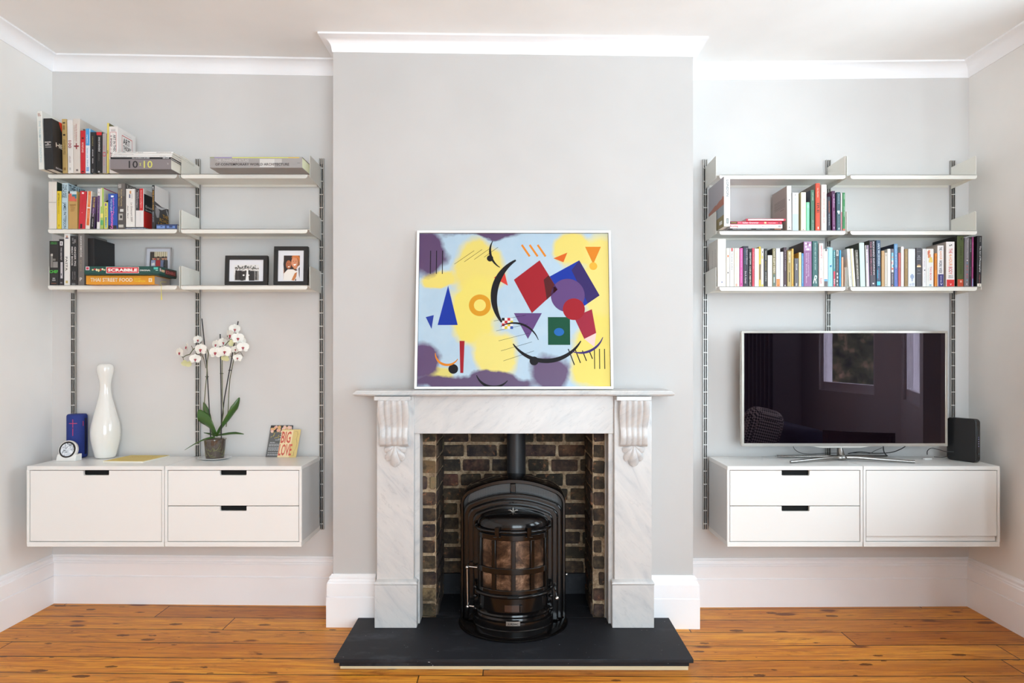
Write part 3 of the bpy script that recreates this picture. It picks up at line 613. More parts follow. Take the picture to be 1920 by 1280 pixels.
# ------------------------------------------------------------------ books
_pm = {}
def cm(rgb, rough=.5): return mat(rgb, rough)
def book(label, x, y, z, t, h, dp, rgb, bands=(), texts=(), bars=(), side=None, covers=(), lean=0., flat=False, hard=None, group=None, spine_round=.0025, cat='book', page=None, name='book', yaw=0.):
    """spine faces the room; x, z: middle of the foot of the spine (or right end / underside when lying flat)"""
    o = thing(name, label, cat, (x, y, z), group); bt = .0022 if (hard if hard is not None else h > .21) else .0009; bt = min(bt, t * .22); hd = bt > .0012
    b = MB(); r = min(spine_round, t * .3)
    out = [(-t / 2, dp), (-t / 2, r), (-t / 2 + r * .35, r * .25), (-t / 2 + r, 0), (t / 2 - r, 0), (t / 2 - r * .35, r * .25), (t / 2, r), (t / 2, dp)]
    inn = [(-t / 2 + bt, dp), (-t / 2 + bt, r + bt)] + [(-t / 2 + bt + .0001, bt + r * .3), (-t / 2 + r + bt, bt), (t / 2 - r - bt, bt), (t / 2 - bt - .0001, bt + r * .3)] + [(t / 2 - bt, r + bt), (t / 2 - bt, dp)]
    n = len(out); vs = [(p, q, z_) for z_ in (0, h) for p, q in out + inn]
    for i in range(n - 1):
        b.mi = 0 if 0 < i < n - 2 else 1
        b.add([vs[i], vs[i + 1], vs[2 * n + i + 1], vs[2 * n + i]], [(0, 1, 2, 3)]); b.add([vs[n + i], vs[n + i + 1], vs[3 * n + i + 1], vs[3 * n + i]], [(0, 1, 2, 3)])
        for k in (0, 2 * n): b.add([vs[k + i], vs[k + i + 1], vs[k + n + i + 1], vs[k + n + i]], [(0, 1, 2, 3)])
    for k in (0, n - 1): b.add([vs[k], vs[k + n], vs[k + 3 * n], vs[k + 2 * n]], [(0, 1, 2, 3)])
    # printed fields of the spine and the covers: raised by a hair, in their own colours
    mats = [cm(rgb), cm(side or rgb)]
    def slot(c):
        m = cm(c)
        if m not in mats: mats.append(m)
        return mats.index(m)
    e = .00025
    for ib, bd in enumerate(bands):
        e = .0002 + .000025 * ib; f0, f1, c = bd[:3]; a0, a1 = (bd[3], bd[4]) if len(bd) > 3 else (0, 1)
        b.mi = slot(c); X0, X1 = -t / 2 + r * .9 + (t - 1.8 * r) * a0, -t / 2 + r * .9 + (t - 1.8 * r) * a1
        b.add([(X0, -e, h * (1 - f1)), (X1, -e, h * (1 - f1)), (X1, -e, h * (1 - f0)), (X0, -e, h * (1 - f0))], [(0, 1, 2, 3)])
    e = .0002 + .000025 * len(bands)
    for f0, f1, c0, c1, c in bars:                       # small print too fine to read: dashes
        b.mi = slot(c); rnd = random.Random(int(f0 * 1000 + t * 1e5)); zz = h * (1 - f0); xm = (c0 + c1) / 2
        while zz > h * (1 - f1):
            L = rnd.uniform(.0015, .0045); X0, X1 = -t / 2 + t * c0, -t / 2 + t * (c1 if rnd.random() > .4 else c0 + (c1 - c0) * .75)
            b.add([(X0, -e * 1.5, zz - L), (X1, -e * 1.5, zz - L), (X1, -e * 1.5, zz), (X0, -e * 1.5, zz)], [(0, 1, 2, 3)]); zz -= L + rnd.choice((.0008, .0008, .002))
    for ic, cv in enumerate(covers):                     # (side, polygon in (depth fraction, height fraction from top), colour)
        sd, poly, c = cv; b.mi = slot(c); xx = sd * (t / 2 + .0002 + .000025 * ic)
        b.add([(xx, dp * p, h * (1 - q)) for p, q in poly], [tuple(range(len(poly)))])
    b.build('cover', mats, o, smooth=40)
    i_ = .003 if hd else .0004
    box('pages', page or M_PAGE, o, -t / 2 + bt, t / 2 - bt, bt + r * .4, dp - i_, i_, h - i_)
    for tx in texts:
        s_, f0, f1, c0, c1, c = tx[:6]; sh = tx[6] if len(tx) > 6 else 0.
        mode = tx[7] if len(tx) > 7 else 'v'
        hh = h * (f1 - f0); zc = h * (1 - (f0 + f1) / 2); xc = -t / 2 + t * (c0 + c1) / 2; ww = t * (c1 - c0)
        if mode == 'v': M = frame3((xc, -.0009, zc), (0, 0, -1), (1, 0, 0)); text(s_, cm(c), o, M, hh, ww, shear=sh, name='title')
        elif mode == 'h': M = frame3((xc, -.0009, zc), (1, 0, 0), (0, 0, 1)); text(s_, cm(c), o, M, ww, hh, shear=sh, name='title')
        elif mode == 'c+': M = frame3((t / 2 + .0006, dp * (c0 + c1) / 2, zc), (0, 1, 0), (0, 0, 1)); text(s_, cm(c), o, M, dp * (c1 - c0), hh, shear=sh, name='cover_lettering')
        elif mode == 'c-': M = frame3((-t / 2 - .0006, dp * (c0 + c1) / 2, zc), (0, -1, 0), (0, 0, 1)); text(s_, cm(c), o, M, dp * (c1 - c0), hh, shear=sh, name='cover_lettering')
    if flat: o.rotation_euler = (0, R(-90), yaw); o.location.z += t / 2
    elif lean: o.rotation_euler = (0, lean, 0); o.location.z += abs(math.sin(lean)) * t / 2
    return o
def up(row, group, x0, x1, ytop, rgb, label, d=3.572, dp=.128, off=0, side=None, yb=None, **k):
    """standing book from its photographed spine; off = how many pixels its top leans to the right"""
    zb = SZ[row] + .0004
    if yb: zb = PZ(yb, d)
    t = (x1 - x0) / F * d - .0004; h = PZ(ytop, d) - zb; lean = math.atan2(off / F * d, h) if off else 0.
    return book(label, PX((x0 + x1) / 2, d), d, zb, t, h, dp, rgb, lean=lean, group=group, side=side, **k)
def lie(group, x0, x1, y0, y1, rgb, label, d, zb, dp, **k):
    t = (y1 - y0) / F * d - .0003; h = (x1 - x0) / F * d
    return book(label, PX(x1, d), d, zb, t, h, dp, rgb, flat=True, group=group, **k), zb + t + .0004
W_, K_, RED = (236, 234, 230), (30, 29, 31), (196, 36, 44)
CRM, GRY = (226, 219, 206), (150, 148, 148)
# --- left alcove, top shelf
g = 'art books on the top left shelf'; r = ('L', 1); z1 = SZ[r] + .0004
k = dict(row=r, group=g, d=3.545); k1 = dict(row=r, group=g, d=3.476)
up(**k1, x0=72.5, x1=82.5, ytop=208, rgb=(224, 224, 218), label='tall white art book leaning out at the far left of top shelf', dp=.24, off=-4, texts=[('THE TRIUMPH OF PAINTING', .17, .88, .3, .7, (178, 200, 204))], bars=[(.04, .10, .2, .8, (190, 160, 150))])
up(**k1, x0=83.5, x1=99.6, ytop=222, rgb=(28, 27, 29), label='thick black art book with red and blue cover, second from left', dp=.215, off=-2.6, hard=True,
   texts=[('HEAVEN', .455, .48, .12, .85, W_, 0, 'h'), ('&', .485, .505, .4, .6, W_, 0, 'h'), ('EARTH', .51, .535, .18, .8, W_, 0, 'h'), ('HEAVEN', .44, .53, .12, .95, (228, 220, 205), 0, 'c+'), ('RICHARD LONG', .93, .965, .1, .7, (210, 210, 210), 0, 'c+')],
   bars=[(.555, .56, .15, .85, (150, 150, 150))], covers=[(1, [(.25, .0), (1, .0), (1, .44), (.75, .40), (.5, .30), (.33, .16)], (226, 62, 34)), (1, [(.55, .82), (.62, .74), (.75, .70), (1, .69), (1, 1), (.5, 1)], (40, 160, 190))])
up(**k, x0=117, x1=126, ytop=223, rgb=(196, 168, 110), label='mustard coloured book left of the white 100 book', dp=.17, off=-1.7, texts=[('BURKHARD', .12, .2, .3, .7, (90, 70, 40)), ('ATLAS OF THE REAL WORLD', .38, .66, .3, .75, (110, 86, 46))], bands=[(.28, .31, (40, 36, 30), .2, .8), (.06, .085, (70, 56, 36), .2, .8), (.9, .95, (150, 120, 70), .2, .8)])
up(**k, x0=127, x1=137.5, ytop=225, rgb=(232, 229, 225), label='white book with dark red 100 on its spine', dp=.17, off=-1.6, texts=[('100', .39, .53, .2, .75, (150, 30, 50))], bars=[(.68, .8, .3, .6, (200, 190, 190)), (.9, .94, .3, .6, (170, 170, 170))])
up(**k, x0=137.6, x1=150.5, ytop=222.5, rgb=(217, 208, 199), label='tall cream book with thin red plus sign on spine', dp=.225, off=-1.3, side=(205, 198, 190), texts=[('Notes for Architecture', .1, .42, .42, .62, (170, 90, 80)), ('+', .45, .56, .15, .85, (150, 40, 50))], bars=[(.12, .4, .22, .32, (190, 160, 150)), (.93, .955, .4, .7, (80, 70, 70))],
   covers=[(1, [(.12, .16), (.3, .12), (.33, .24), (.2, .3), (.14, .32)], (110, 76, 62))])
up(**k, x0=150.6, x1=159.8, ytop=244.7, rgb=(200, 34, 46), label='slim red book left of the blue and white book', dp=.16, texts=[('MONEYLAND', .28, .52, .3, .7, (240, 200, 195))], bands=[(.16, .2, (70, 20, 24), .25, .75), (.95, .98, (60, 20, 24), .2, .8)])
up(**k, x0=160, x1=168.8, ytop=241, rgb=(222, 230, 238), label='book with sky blue top half and white lower half', dp=.16, side=(96, 170, 220), bands=[(0, .38, (74, 156, 214)), (.86, .96, (130, 170, 215), .15, .85)], texts=[('Linguistics', .14, .33, .25, .6, (225, 240, 250))], bars=[(.44, .66, .3, .55, (150, 180, 210)), (.7, .84, .35, .6, (150, 175, 205))])
up(**k, x0=169, x1=179.5, ytop=247.5, rgb=(36, 35, 38), label='black book with small gold and white spine lettering', dp=.16, texts=[('CHRONICLE', .1, .34, .36, .56, (150, 140, 90))], bars=[(.42, .58, .4, .55, (190, 190, 190)), (.64, .76, .4, .55, (200, 200, 200)), (.9, .97, .35, .6, (130, 130, 130))])
up(**k, x0=180, x1=191.5, ytop=247.5, rgb=(26, 25, 28), label='black book with a red band across the top of spine', dp=.16, bands=[(0, .075, (206, 34, 44))], texts=[('SONGS OF INNOCENCE', .12, .48, .4, .68, (225, 225, 225), .2)], bars=[(.52, .7, .45, .55, (120, 120, 120)), (.95, .98, .35, .65, (230, 230, 230))])
up(**k, x0=191.8, x1=199.6, ytop=250, rgb=(168, 160, 160), label='grey book with small red square label on spine', dp=.16, page=mat((196, 184, 140), .8), bands=[(.47, .58, (190, 60, 70), .1, .9), (.49, .56, (168, 160, 160), .22, .78)], texts=[('TOYO', .3, .42, .3, .6, (190, 110, 110))], bars=[(.62, .8, .35, .55, (190, 120, 120))])
up(**k, x0=200, x1=203.8, ytop=230.5, rgb=(222, 204, 104), label='thin yellow book beside the ART THEORY book', dp=.13, off=.3, side=(96, 92, 52), bars=[(.55, .6, .2, .8, (90, 80, 40))])
up(**k, x0=204.6, x1=221, ytop=237, rgb=(228, 223, 219), label='thick white book with red framed ART THEORY lettering', dp=.17, off=-.6, side=(226, 221, 217), texts=[('ART IN THEO', .18, .56, .5, .8, (50, 46, 48)), ('1900 - 2000', .2, .8, .18, .38, (90, 80, 80)),
   ('ART', .18, .31, .29, .66, (30, 28, 30), 0, 'c+'), ('THEORY', .335, .43, .29, .72, (40, 38, 40), 0, 'c+'), ('1900 2000', .46, .5, .3, .6, (60, 50, 50), 0, 'c+')],
   bars=[(.06, .1, .25, .75, (180, 170, 170))], bands=[(.12, .127, (200, 60, 60), .1, .9), (.66, .667, (200, 60, 60), .1, .9), (.12, .667, (200, 60, 60), .09, .13), (.12, .667, (200, 60, 60), .87, .91)],
   covers=[(1, [(.23, .13), (.8, .13), (.8, .145), (.23, .145)], (200, 60, 60)), (1, [(.23, .13), (.245, .13), (.245, .60), (.23, .60)], (200, 60, 60)), (1, [(.785, .13), (.8, .13), (.8, .60), (.785, .60)], (200, 60, 60)), (1, [(.3, .085), (.75, .085), (.75, .095), (.3, .095)], (200, 190, 188))])
g = 'flat books on the top left shelf'
_, zz = lie(g, 206, 320.5, 298, 317.5, (134, 126, 128), 'thick grey book lying flat with large 10 x 10 lettering', 3.473, z1, .235, hard=True, side=(120, 112, 112), texts=[('10', .31, .46, .12, .82, (34, 32, 34)), ('x', .485, .515, .32, .62, (208, 206, 110)), ('10', .555, .70, .12, .82, (214, 212, 112))], bars=[(.94, .96, .45, .65, (170, 165, 165))])
_, zz = lie(g, 207, 320, 294.3, 298, (36, 35, 37), 'thin black book lying on the grey 10 x 10 book', 3.476, zz, .235, page=mat((214, 212, 208), .8), bars=[(.36, .64, .3, .7, (220, 220, 220)), (.87, .96, .3, .75, (230, 230, 230))])
_, zz = lie(g, 209, 322, 290.8, 294.3, (235, 233, 230), 'white magazine directly on the thin black book', 3.478, zz, .23, bars=[(.03, .25, .3, .6, (170, 170, 172)), (.8, .9, .3, .6, (180, 180, 182))])
_, zz = lie(g, 210, 323, 287.4, 290.8, (232, 230, 227), 'white magazine in the middle of the white stack', 3.478, zz, .235, bars=[(.03, .35, .35, .6, (175, 160, 160))])
_, zz = lie(g, 211, 325, 284, 287.4, (236, 234, 231), 'white magazine on top of the flat stack', 3.478, zz, .235, bars=[(.04, .5, .35, .65, (110, 110, 112)), (.72, .95, .35, .65, (120, 120, 120))])
lie('long atlas on the second top shelf', 393.5, 566.5, 294.6, 315.4, (160, 156, 154), 'very long grey atlas with yellow edged pages lying flat alone', 3.447, z1, .30, hard=True, side=(146, 140, 137), page=mat((226, 226, 190), .8),
    bands=[(.0, .05, (150, 160, 110), .93, 1), (.05, .24, (150, 136, 190), .93, 1), (.24, .85, (220, 224, 90), .93, 1), (.85, .97, (232, 196, 60), .93, 1), (.54, .70, (206, 204, 201), .03, .84), (.70, .78, (188, 185, 182), .45, .84)],
    texts=[('THE PHAIDON ATLAS', .06, .42, .56, .80, (198, 194, 192)), ('OF CONTEMPORARY WORLD ARCHITECTURE', .06, .86, .20, .44, (58, 48, 48))], bars=[(.95, .98, .42, .48, (110, 105, 105))])
# --- left alcove, middle shelf
g = 'paperbacks on the middle left shelf'; r = ('L', 2); k = dict(row=r, group=g)
up(**k, x0=90.6, x1=106, ytop=340.5, rgb=(223, 216, 207), label='wide off-white box file standing at far left of row', dp=.15, side=(50, 66, 58), hard=True, bands=[(.43, .437, (110, 100, 92))], bars=[(.15, .4, .5, .54, (224, 200, 188))])
up(**k, x0=106.4, x1=114.6, ytop=358, rgb=(226, 196, 40), label='slim bright yellow paperback beside the box file', side=(226, 220, 170), texts=[('GETTING', .05, .25, .3, .65, (90, 78, 20)), ('MEMORABLE', .27, .6, .35, .6, (180, 160, 50))], bars=[(.88, .93, .4, .6, (120, 100, 30))])
up(**k, x0=115.8, x1=127, ytop=343, rgb=(186, 208, 216), label='pale blue paperback with large dark LAKE HOUSE lettering', side=(176, 202, 214), dp=.15, texts=[('THE LAKE', .04, .32, .5, .85, (70, 92, 108)), ('HOUSE', .04, .32, .08, .45, (44, 58, 74)), ('JAMES PATTERSON', .42, .98, .12, .78, (52, 74, 92)), ('THE LAKE', .02, .16, .06, .95, (46, 62, 74), 0, 'c+')])
up(**k, x0=127.4, x1=144.4, ytop=358.5, rgb=(190, 152, 90), label='thick tan paperback with a painted red and blue scene on top', side=(206, 190, 110), bands=[(0, .10, (200, 214, 218)), (.0, .06, (50, 46, 50), 0, .2), (.08, .19, (60, 120, 140), .45, 1), (.06, .26, (214, 96, 78), .05, .4), (.14, .26, (216, 100, 84), .4, .8), (.2, .27, (206, 90, 76), .8, 1)], bars=[(.35, .42, .25, .8, (170, 132, 76)), (.45, .52, .3, .75, (168, 130, 74))], texts=[('RICHARD LAWSON', .34, .38, .2, .9, (160, 122, 70), 0, 'h')])
up(**k, x0=146.6, x1=158.9, ytop=358.5, rgb=(198, 40, 54), label='red paperback leaning right with round white emblem', off=3.2, bands=[(.03, .07, (238, 228, 226), .3, .65), (.56, .572, (240, 220, 215), .42, .52), (.86, .98, (40, 26, 30), .25, .6)], texts=[('A Quiet Belief', .15, .5, .38, .52, (176, 40, 50))])
up(**k, x0=159.4, x1=168, ytop=358.5, rgb=(232, 222, 210), label='leaning classic with orange bands on white spine', off=4, side=(222, 220, 208), bands=[(.0, .42, (228, 128, 66), .2, .95), (.45, .9, (222, 110, 54), .2, .95)], bars=[(.1, .34, .45, .6, (240, 190, 150)), (.5, .7, .45, .6, (240, 180, 140))])
up(**k, x0=168.4, x1=177, ytop=368.5, rgb=(74, 42, 88), label='small leaning purple and black paperback with yellow lettering', off=4.6, side=(54, 34, 66), bands=[(.52, 1, (32, 30, 34))], texts=[('IRON CHEF', .03, .34, .3, .7, (214, 192, 90)), ('RECIPES', .37, .62, .35, .65, (190, 170, 200))], bars=[(.68, .92, .4, .6, (170, 168, 172))])
up(**k, x0=181, x1=187, ytop=354, rgb=(226, 222, 222), label='narrow white paperback with purple middle band', off=1.5, bands=[(.17, .82, (84, 48, 104)), (.07, .11, (180, 160, 150), .35, .65)], texts=[('THE ART OF BEING WISE', .2, .6, .35, .6, (150, 120, 170))])
up(**k, x0=187.6, x1=193.8, ytop=352, rgb=(170, 196, 96), label='thin green book with pink edged white cover', dp=.15, off=.6, side=(226, 224, 214), bands=[(.0, .45, (232, 214, 196), 0, .5), (.62, .72, (236, 220, 120)), (.78, .9, (90, 170, 110))], covers=[(1, [(0, 0), (1, 0), (1, .02), (0, .02)], (200, 40, 120)), (1, [(.05, .5), (.5, .35), (1, .2), (1, 1), (0, 1)], (120, 150, 50)), (1, [(.1, .32), (.6, .12), (.9, .3), (.3, .5)], (70, 76, 54))])
up(**k, x0=194.8, x1=202, ytop=379, rgb=(222, 214, 100), label='short yellow booklet left of the blue dictionary', side=(220, 214, 120), bands=[(.04, .14, (110, 90, 170), .25, .75), (.55, .95, (130, 180, 190), .3, .8)], texts=[('Active Maths', .2, .85, .4, .75, (80, 100, 130))])
up(**k, x0=202.4, x1=219.8, ytop=363, rgb=(40, 80, 172), label='blue dictionary with pink and white lettering', dp=.14, bands=[(.89, 1, (36, 34, 40)), (.05, .1, (235, 240, 248), .3, .62)], texts=[('English-Thai', .13, .48, .5, .68, (226, 130, 206)), ('Thai-English', .14, .52, .26, .44, (200, 225, 245)), ('Dictionary', .5, 1.0, .22, .66, (240, 120, 190))])
up(**k, x0=220.4, x1=234.8, ytop=343.4, rgb=(84, 78, 76), label='tall dark grey book with black and white photo on spine', dp=.2, side=(90, 84, 80), bands=[(0, .28, (108, 102, 98)), (.56, .62, (206, 206, 202), .3, .8), (.66, .80, (170, 166, 160), .1, .7), (.70, .76, (60, 58, 56), .3, .6), (.9, .96, (190, 188, 180), .1, .8)], texts=[('TASCHEN', .02, .1, .1, .5, (230, 228, 222)), ('From Mt.Currie', .14, .5, .42, .62, (196, 176, 130)), ('Classic Bauman', .16, .5, .12, .3, (186, 160, 110)), ('LOT', .02, .09, .1, .5, (190, 186, 180), 0, 'c+')])
lie(g, 235.4, 270, 426, 429, (96, 104, 130), 'thin dark booklet lying flat under two standing books', 3.571, SZ[r] + .0004, .14, bars=[(.05, .95, .3, .7, (210, 210, 214))])
up(**k, x0=235.8, x1=252.6, ytop=354, yb=425.4, rgb=(229, 226, 221), label='white paperback with spidery handwriting on spine', dp=.15, bands=[(.05, .13, (206, 150, 100), .42, .62), (.14, .24, (70, 80, 110), .36, .5), (.12, .26, (210, 206, 202), .6, .8)], texts=[('Le Goncourt 2009', .36, .86, .56, .78, (130, 122, 120), .3), ('Jaan Sart', .43, .78, .14, .32, (100, 95, 95), .3)])
up(**k, x0=254, x1=269.4, ytop=353.4, yb=425.4, rgb=(226, 222, 220), label='book with black and red upper spine and white lower spine', dp=.15, side=(34, 32, 34), bands=[(0, .57, (58, 54, 58), 0, .5), (0, .57, (206, 42, 46), .5, 1)], texts=[('Emotional Intelligence', .05, .5, .6, .78, (240, 205, 200)), ('Emotional Intelligence', .1, .5, .12, .28, (205, 200, 205)), ('Working with', .05, .26, .3, .42, (205, 200, 205)), ('Emotional', .41, .48, .12, .95, (225, 222, 222), 0, 'c+'), ('Intelligence', .51, .57, .12, .95, (225, 222, 222), 0, 'c+')], bars=[(.62, .88, .55, .62, (205, 205, 215))],
   covers=[(1, [(0, 0), (1, 0), (1, .13), (0, .13)], (226, 220, 214)), (1, [(0, .58), (1, .58), (1, 1), (0, 1)], (204, 34, 30))])
up(**k, x0=284.6, x1=290, ytop=347, rgb=(44, 42, 42), label='black spined book with orange THIS ROAD I RIDE lettering', dp=.145, side=(58, 56, 56), texts=[('THIS ROAD I RIDE', .12, .56, .3, .74, (204, 154, 60)), ('SIMON BENDER', .6, .84, .35, .65, (170, 176, 190)), ('I', .03, .07, .42, .58, W_), ('THIS', .59, .67, .55, .98, (206, 156, 62), 0, 'c+'), ('ROAD', .695, .775, .35, .98, (206, 156, 62), 0, 'c+'), ('I RIDE', .80, .88, .25, .98, (206, 156, 62), 0, 'c+')],
   covers=[(1, [(0, 0), (1, 0), (1, .42), (.5, .43), (0, .36)], (212, 208, 205)), (1, [(.05, .5), (.2, .46), (.35, .55), (.3, .7), (.15, .72), (.05, .62)], (150, 148, 150)), (1, [(.02, .44), (.5, .45), (.85, .42), (.5, .5), (.2, .5)], (190, 188, 188)), (1, [(.8, .44), (.92, .5), (1, .62), (.9, .56)], (196, 196, 194))], bars=[(.05, .10, .2, .8, (140, 140, 140))])
lie(g, 293, 332, 419.4, 429, (52, 68, 110), 'flat dark blue box with pale blue pattern at right end of row', 3.572, SZ[r] + .0004, .15, hard=True, bands=[(.02, .42, (120, 150, 205), .1, .75), (.5, .9, (108, 138, 196), .15, .7), (.62, .78, (52, 68, 110), .3, .75), (.2, .3, (60, 80, 130), .4, .6)])
# --- left alcove, bottom shelf
g = 'cookbooks on the bottom left shelf'; r = ('L', 3); k = dict(row=r, group=g); z3 = SZ[r] + .0004
up(**k, x0=92.2, x1=109.8, ytop=451.5, rgb=(40, 38, 38), label='black cookbook with green CHEF lettering on spine', dp=.17, hard=True, texts=[('CHEF', .66, .725, .06, .95, (84, 205, 70), 0, 'h'), ('TIMOTHY', .025, .045, .15, .85, (70, 170, 70), 0, 'h'), ('FERRISS', .055, .075, .15, .85, (70, 170, 70), 0, 'h')],
   bands=[(.30, .60, (128, 124, 120), .1, .36), (.29, .34, (190, 184, 176), .15, .38), (.40, .45, (120, 116, 110), .3, .7), (.47, .60, (140, 136, 132), .4, .96), (.83, .86, (150, 148, 146), .35, .65), (.87, .90, (150, 148, 146), .3, .7), (.95, .965, (130, 84, 60), .2, .8)])
up(**k, x0=110.4, x1=119.6, ytop=448, rgb=(42, 38, 42), label='narrow black book with white square and splash on spine', dp=.16, bands=[(.05, .14, (230, 226, 226), .15, .85), (.5, .85, (196, 192, 196), .3, .85), (.74, .79, (60, 60, 70), .4, .6)], texts=[('1', .065, .125, .42, .58, (60, 50, 60), 0, 'h'), ('TWO GREATEST', .18, .46, .35, .62, (214, 208, 208))], bars=[(.93, .96, .3, .7, (150, 150, 150))])
up(**k, x0=120, x1=131, ytop=437.6, rgb=(228, 226, 221), label='tall white PASTA cookbook', dp=.19, texts=[('PASTA', .45, .72, .25, .62, (78, 78, 78))], bands=[(.04, .1, (190, 150, 130), .3, .7), (.08, .1, (60, 66, 90), .2, .8), (.91, .96, (196, 176, 110), .25, .7)])
up(**k, x0=131.6, x1=145.6, ytop=442, rgb=(36, 34, 36), label='black meat cookbook with white two line title', dp=.18, hard=True, texts=[('GINGER PIG', .22, .61, .56, .78, (222, 216, 214)), ('MEAT BOOK', .22, .61, .16, .38, (222, 216, 214)), ('SMITH', .72, .88, .6, .7, (160, 156, 156)), ('WILSON', .72, .88, .3, .4, (160, 156, 156))], bars=[(.955, .965, .2, .8, (130, 130, 130)), (.975, .985, .2, .8, (130, 130, 130))], bands=[(.04, .1, (110, 106, 106), .2, .42), (.07, .14, (120, 116, 116), .5, .8), (.12, .16, (110, 106, 106), .25, .6)])
up(**k, x0=146.2, x1=158, ytop=437.6, rgb=(118, 112, 108), label='tall grey cookbook with pale vertical title beside green box', dp=.2, hard=True, texts=[('HAWKSMOOR', .05, .46, .34, .64, (214, 210, 206)), ('AT HOME', .51, .73, .34, .6, (150, 140, 124)), ('P', .85, .92, .3, .66, (220, 218, 214), 0, 'h')])
up(**k, x0=165.2, x1=177, ytop=446.5, rgb=(24, 22, 24), label='large plain black album standing behind the green game box', d=3.60, dp=.185, hard=True, off=-.5, page=mat((30, 28, 30), .6))
def at_z(o, z): o.location.z = z
_, zt_ = lie('flat boxes on bottom left shelf', 161.5, 289.7, 515.8, 532.5, (228, 154, 38), 'thick orange THAI STREET FOOD cookbook lying under the game box', 3.525, z3, .165, hard=True, side=(236, 158, 40), page=mat((176, 164, 156), .8),
    texts=[('THAI STREET FOOD', .065, .68, .3, .72, (246, 236, 214)), ('DAVID', .70, .80, .52, .72, (238, 214, 60)), ('THOMPSON', .70, .865, .26, .46, (238, 214, 60))], bands=[(.915, .965, (240, 224, 190), .25, .72), (.93, .945, (228, 154, 38), .35, .6)])
cook = _
b = MB(); x_ = PX(293.2, 3.50); yy = 3.51
pts = [(x_ - .006, 3.60, z3 + .014), (x_ - .004, 3.54, z3 + .012), (x_, 3.523, z3 + .004), (x_ + .0004, 3.546, z3 + .0026)]
rib = bpy.data.objects.new('x', None)
b.tube([(x_, 3.60, z3 + .020), (x_, 3.55, z3 + .016), (x_, 3.535, z3 + .008), (x_ + .001, 3.5475, z3 - .03 + .03), (x_ + .001, 3.5475, z3 - .045)], .0011, 6)
b.tube([(x_ + .001, 3.5475, z3 - .045), (x_ + .0018, 3.5475, z3 - .078)], [.0015, .0034], 8)
bpy.data.objects.remove(rib)
tas = b.build('ribbon_bookmark', mat((224, 214, 90), .6), cook, smooth=50); tas.matrix_parent_inverse = (Matrix.Translation(cook.location) @ Euler(cook.rotation_euler).to_matrix().to_4x4()).inverted()
# green game box: lid with printed front and side
gb = thing('board_game_box', 'dark green board game box with red SCRABBLE panel lying on orange cookbook', 'board game', (PX(228, 3.50), 3.50, zt_), 'flat boxes on bottom left shelf')
Lx, Hh, Dp = (297.8 - 157.5) / F * 3.5, (515.4 - 499.2) / F * 3.5, .185
box('lid', mat((22, 74, 66), .35), gb, -Lx / 2, Lx / 2, 0, Dp, .006, Hh, bevel=.001); box('box_base', mat((20, 62, 56), .4), gb, -Lx / 2 + .002, Lx / 2 - .002, .002, Dp - .002, 0, .008)
def lab(name, x0, x1, z0, z1, c, e=.0004): return box(name, mat(c, .4), gb, x0, x1, -e, .0005, z0, z1)
q = lambda px_: (px_ - 227.6) / F * 3.5; zq = lambda py_: (515.4 - py_) / F * 3.5
lab('red_panel', q(198.7), q(260), zq(512.4), zq(500.6), (240, 236, 230)); lab('red_panel', q(199.6), q(259.2), zq(511.7), zq(501.3), (202, 34, 46), .0007)
text('SCRABBLE', cm((245, 240, 236)), gb, frame3((q(229.6), -.0012, zq(506.4)), (1, 0, 0), (0, 0, 1)), q(257.5) - q(202), .0165, .045)
text('ORIGINAL', cm((226, 232, 228)), gb, frame3((q(271.8), -.0006, zq(506.9)), (1, 0, 0), (0, 0, 1)), q(281.8) - q(261.8), .0075, .03)
lab('publisher_mark', q(160.3), q(167.3), zq(506.6), zq(500), (226, 214, 220)); lab('publisher_mark', q(161.4), q(166.2), zq(505.4), zq(501.2), (192, 60, 80), .0008)
lab('corner_label', q(287.8), q(295.8), zq(505.2), zq(501.2), (84, 190, 176)); lab('corner_label', q(291.5), q(295.8), zq(507.4), zq(506.3), (190, 220, 214))
e_ = MB(); zc_ = zq(506)
for i in range(7): e_.mi = i % 3; e_.ellipsoid((q(173.5) + i * (q(195.5) - q(173.5)) / 6, -.0003, zc_ + .003 * math.sin(i * 1.6)), (.0052, .0006, .0075 - .0012 * abs(i - 3)), n=10, m=6)
e_.build('printed_tile_rack', [cm((222, 206, 150)), cm((186, 52, 48)), cm((232, 222, 190))], gb, smooth=60)
text('SCRABBLE', cm((190, 96, 92)), gb, frame3((Lx / 2 + .0006, .118, Hh * .52), (0, 1, 0), (0, 0, 1)), .10, .016, .03)
box('side_panel', cm((84, 30, 32)), gb, Lx / 2 - .001, Lx / 2 + .0003, .062, .175, Hh * .2, Hh * .84); e2 = MB()
for i in range(3): e2.ellipsoid((Lx / 2, .03 + i * .01, Hh * .55), (.0006, .008, .007), n=8, m=5)
e2.build('printed_tile_rack', cm((206, 178, 140)), gb, smooth=60); box('publisher_mark', cm((214, 190, 196)), gb, Lx / 2 - .001, Lx / 2 + .0004, .008, .018, Hh * .45, Hh * .8)
